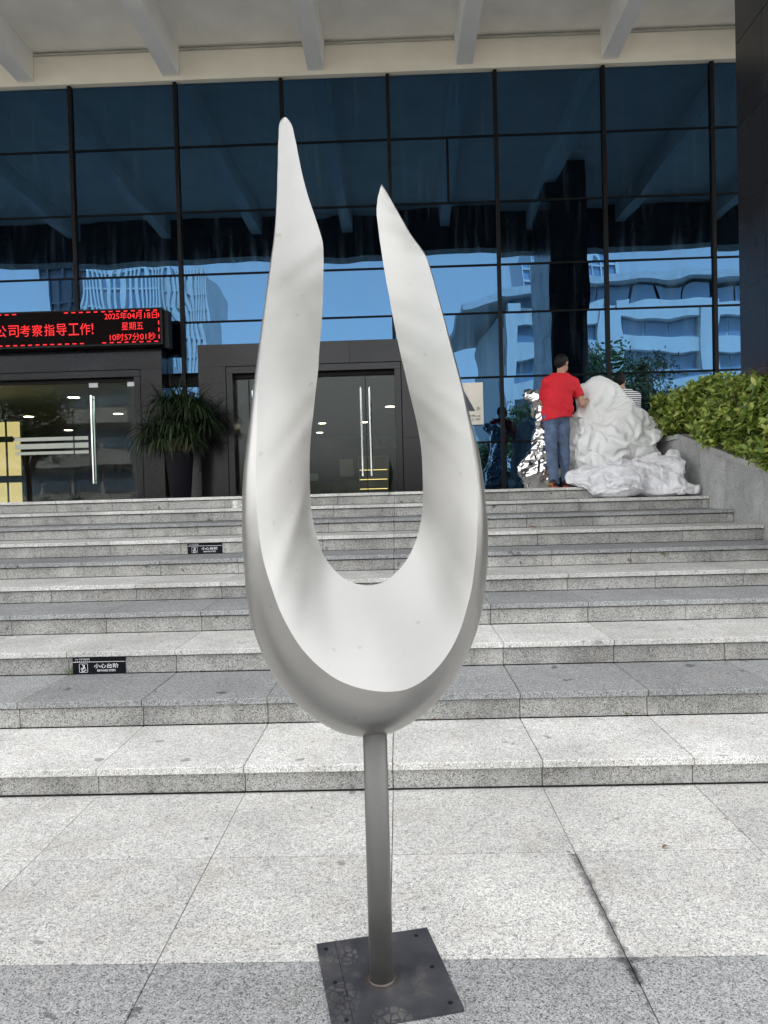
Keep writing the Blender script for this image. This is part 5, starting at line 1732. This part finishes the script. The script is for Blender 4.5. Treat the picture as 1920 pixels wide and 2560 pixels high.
def tower(name, x0, x1, y0, y1, z1, nx, nz, label, fins, wall, glass):
    t = empty(name, ((x0 + x1) / 2, y1, 0))
    tag(t, label, 'tower')
    off = (-(x0 + x1) / 2, -y1, 0)
    MB().box(x0, x1, y0, y1, 0, z1).build('glass_body', glass, t, off)
    w = (x1 - x0) / nx
    fm = MB().box(-0.22, 0.22, 0.0, 0.8, 0, z1 + 0.4).mesh('fin', wall)
    for i in range(nx + 1):
        inst('fin', fm, (x0 + i * w - (x0 + x1) / 2, 0, 0), t)
    h = z1 / nz
    bm_ = MB().box(x0 - 0.1, x1 + 0.1, y1 + 0.01, y1 + (0.35 if fins else 0.6), 0, 0.35 if fins else 0.6).mesh('floor_band', wall)
    for j in range(1, nz + 1):
        inst('floor_band', bm_, (off[0], off[1], j * h - 0.5), t)
    return t
M_tglass = simple('tower_glass', (0.16, 0.24, 0.36), 0.2, var=0.1, nscale=0.1, spec=0.8)
M_tdark = simple('tower_dark', (0.045, 0.05, 0.065), 0.3, var=0.2, nscale=0.1)
tower('glass_tower', -61.5, -45.5, -150, -125.4, 49.0, 16, 12, 'blue tower with pale vertical fins mirrored above the red display', True, M_cladding, M_tglass)
tower('dark_tower', -72, -61.7, -150, -127, 49.5, 4, 7, 'dark stepped tower mirrored left of the finned tower', False, M_tdark, M_tdark)
tower('rounded_tower', -45.2, -38.5, -150, -128, 48.5, 8, 14, 'narrow pale tower mirrored right of the red display', True, M_frame, M_cladding)
tower('grid_tower', 38, 62.5, -220, -195, 105, 8, 30, 'tall white-gridded tower mirrored above the red shirt', False, M_cladding, M_tglass)
# low block seen in the left door
lb = empty('low_block', (-36, -42, 0))
tag(lb, 'low pale block with window strips mirrored in the left door', 'building')
MB().box(-20, 12, -16, -0.4, 0, 15.5).build('core_wall', M_cladding, lb)
M_redline = simple('red_band', (0.22, 0.05, 0.04), 0.7)
for fl in range(4):
    MB().box(-20, 12, -0.39, 0.5, 1.0 + fl * 3.8, 2.3 + fl * 3.8).build('spandrel', M_cladding, lb)
    for i in range(11):
        inst('window', wm, (-18.3 + i * 2.9, -0.32, 3.4 + fl * 3.8), lb)

# trees across the street
M_tleaf = leaf_mat('street_tree_leaf', [(0.018, 0.040, 0.010), (0.040, 0.080, 0.016), (0.075, 0.12, 0.028), (0.11, 0.145, 0.045)], 0.5, 0.25)
M_tleaf2 = leaf_mat('autumn_tree_leaf', [(0.05, 0.06, 0.016), (0.10, 0.095, 0.028), (0.17, 0.13, 0.05)], 0.5, 0.25)
M_bark = simple('bark', (0.10, 0.08, 0.06), 0.9, bump=0.02, bscale=12)
def tree(x, y, hgt, rad, seed, leaf, label):
    t = empty('tree', (x, y, 0))
    tag(t, label, 'tree', 'street trees mirrored in the glass')
    rg_ = np.random.default_rng(seed)
    tr = MB()
    tr.tube([(0, 0, 0), (0.1, 0.05, hgt * 0.25), (0.0, 0.1, hgt * 0.5), (0.1, 0, hgt * 0.8)], [0.2, 0.16, 0.11, 0.04], 8)
    cl = []
    for i in range(22):
        a = rg_.uniform(0, 6.28); el = rg_.uniform(-0.15, 1.2)
        r_ = rad * rg_.uniform(0.45, 1.0)
        c = Vector((math.cos(a) * math.cos(el) * r_, math.sin(a) * math.cos(el) * r_, hgt * 0.58 + math.sin(el) * hgt * 0.38 * rg_.uniform(0.6, 1.0)))
        cl.append(c)
        b0 = Vector((0.05, 0.05, hgt * rg_.uniform(0.3, 0.55)))
        tr.tube([b0, b0.lerp(c, 0.5) + Vector((0, 0, 0.2)), c], [0.07, 0.045, 0.015], 6, cap=False)
    tr.build('trunk', M_bark, t)
    N = 7000
    ci = rg_.integers(0, len(cl), N)
    C_ = np.array([list(c) for c in cl])[ci] + rg_.normal(0, 1, (N, 3)) * np.array([rad * 0.22, rad * 0.22, rad * 0.15])
    u = rg_.normal(size=(N, 3)); u /= np.linalg.norm(u, axis=1)[:, None]
    v = rg_.normal(size=(N, 3)); v -= u * (u * v).sum(1)[:, None]; v /= np.linalg.norm(v, axis=1)[:, None]
    s_ = rg_.uniform(0.07, 0.15, (N, 1))
    V = np.stack([C_ - u * s_, C_ + v * s_ * 0.5, C_ + u * s_, C_ - v * s_ * 0.5], 1).reshape(-1, 3)
    o = link(bpy.data.objects.new('crown', np_mesh('crown', V, np.arange(N * 4).reshape(-1, 4), leaf)), t)
    tag(o, kind='stuff')
tree(11.4, -20, 10.6, 2.3, 1, M_tleaf, 'dense green tree mirrored just right of the dark column')
tree(15.3, -20.5, 9.6, 2.4, 2, M_tleaf2, 'thin brownish tree mirrored above the second person')
tree(8.2, -21, 7.4, 1.9, 3, M_tleaf, 'smaller green tree mirrored beside the silver bundle')
tree(18.6, -19, 7.2, 2.4, 4, M_tleaf, 'green tree mirrored above the hedge')
tree(-22.5, -20, 9.0, 3.2, 6, M_tleaf, 'broad green tree mirrored in the left door')
tree(5.5, -24, 4.6, 2.0, 10, M_tleaf, 'low green tree mirrored below the metal plaque')
# clipped greenery along the far kerb
rg = np.random.default_rng(77)
N = 16000
C_ = np.c_[rg.uniform(-34, 30, N), rg.normal(-17.5, 0.7, N), np.abs(rg.normal(0.6, 0.5, N))]
C_[:, 2] *= 1 + 0.5 * np.sin(C_[:, 0] * 0.9)
u = rg.normal(size=(N, 3)); u /= np.linalg.norm(u, axis=1)[:, None]
v = rg.normal(size=(N, 3)); v -= u * (u * v).sum(1)[:, None]; v /= np.linalg.norm(v, axis=1)[:, None]
s_ = rg.uniform(0.06, 0.14, (N, 1))
V = np.stack([C_ - u * s_, C_ + v * s_ * 0.5, C_ + u * s_, C_ - v * s_ * 0.5], 1).reshape(-1, 3)
o = link(bpy.data.objects.new('shrubbery', np_mesh('shrubbery', V, np.arange(N * 4).reshape(-1, 4), M_tleaf)))
tag(o, 'low band of green shrubs along the far side of the forecourt', 'shrubs', kind='stuff')
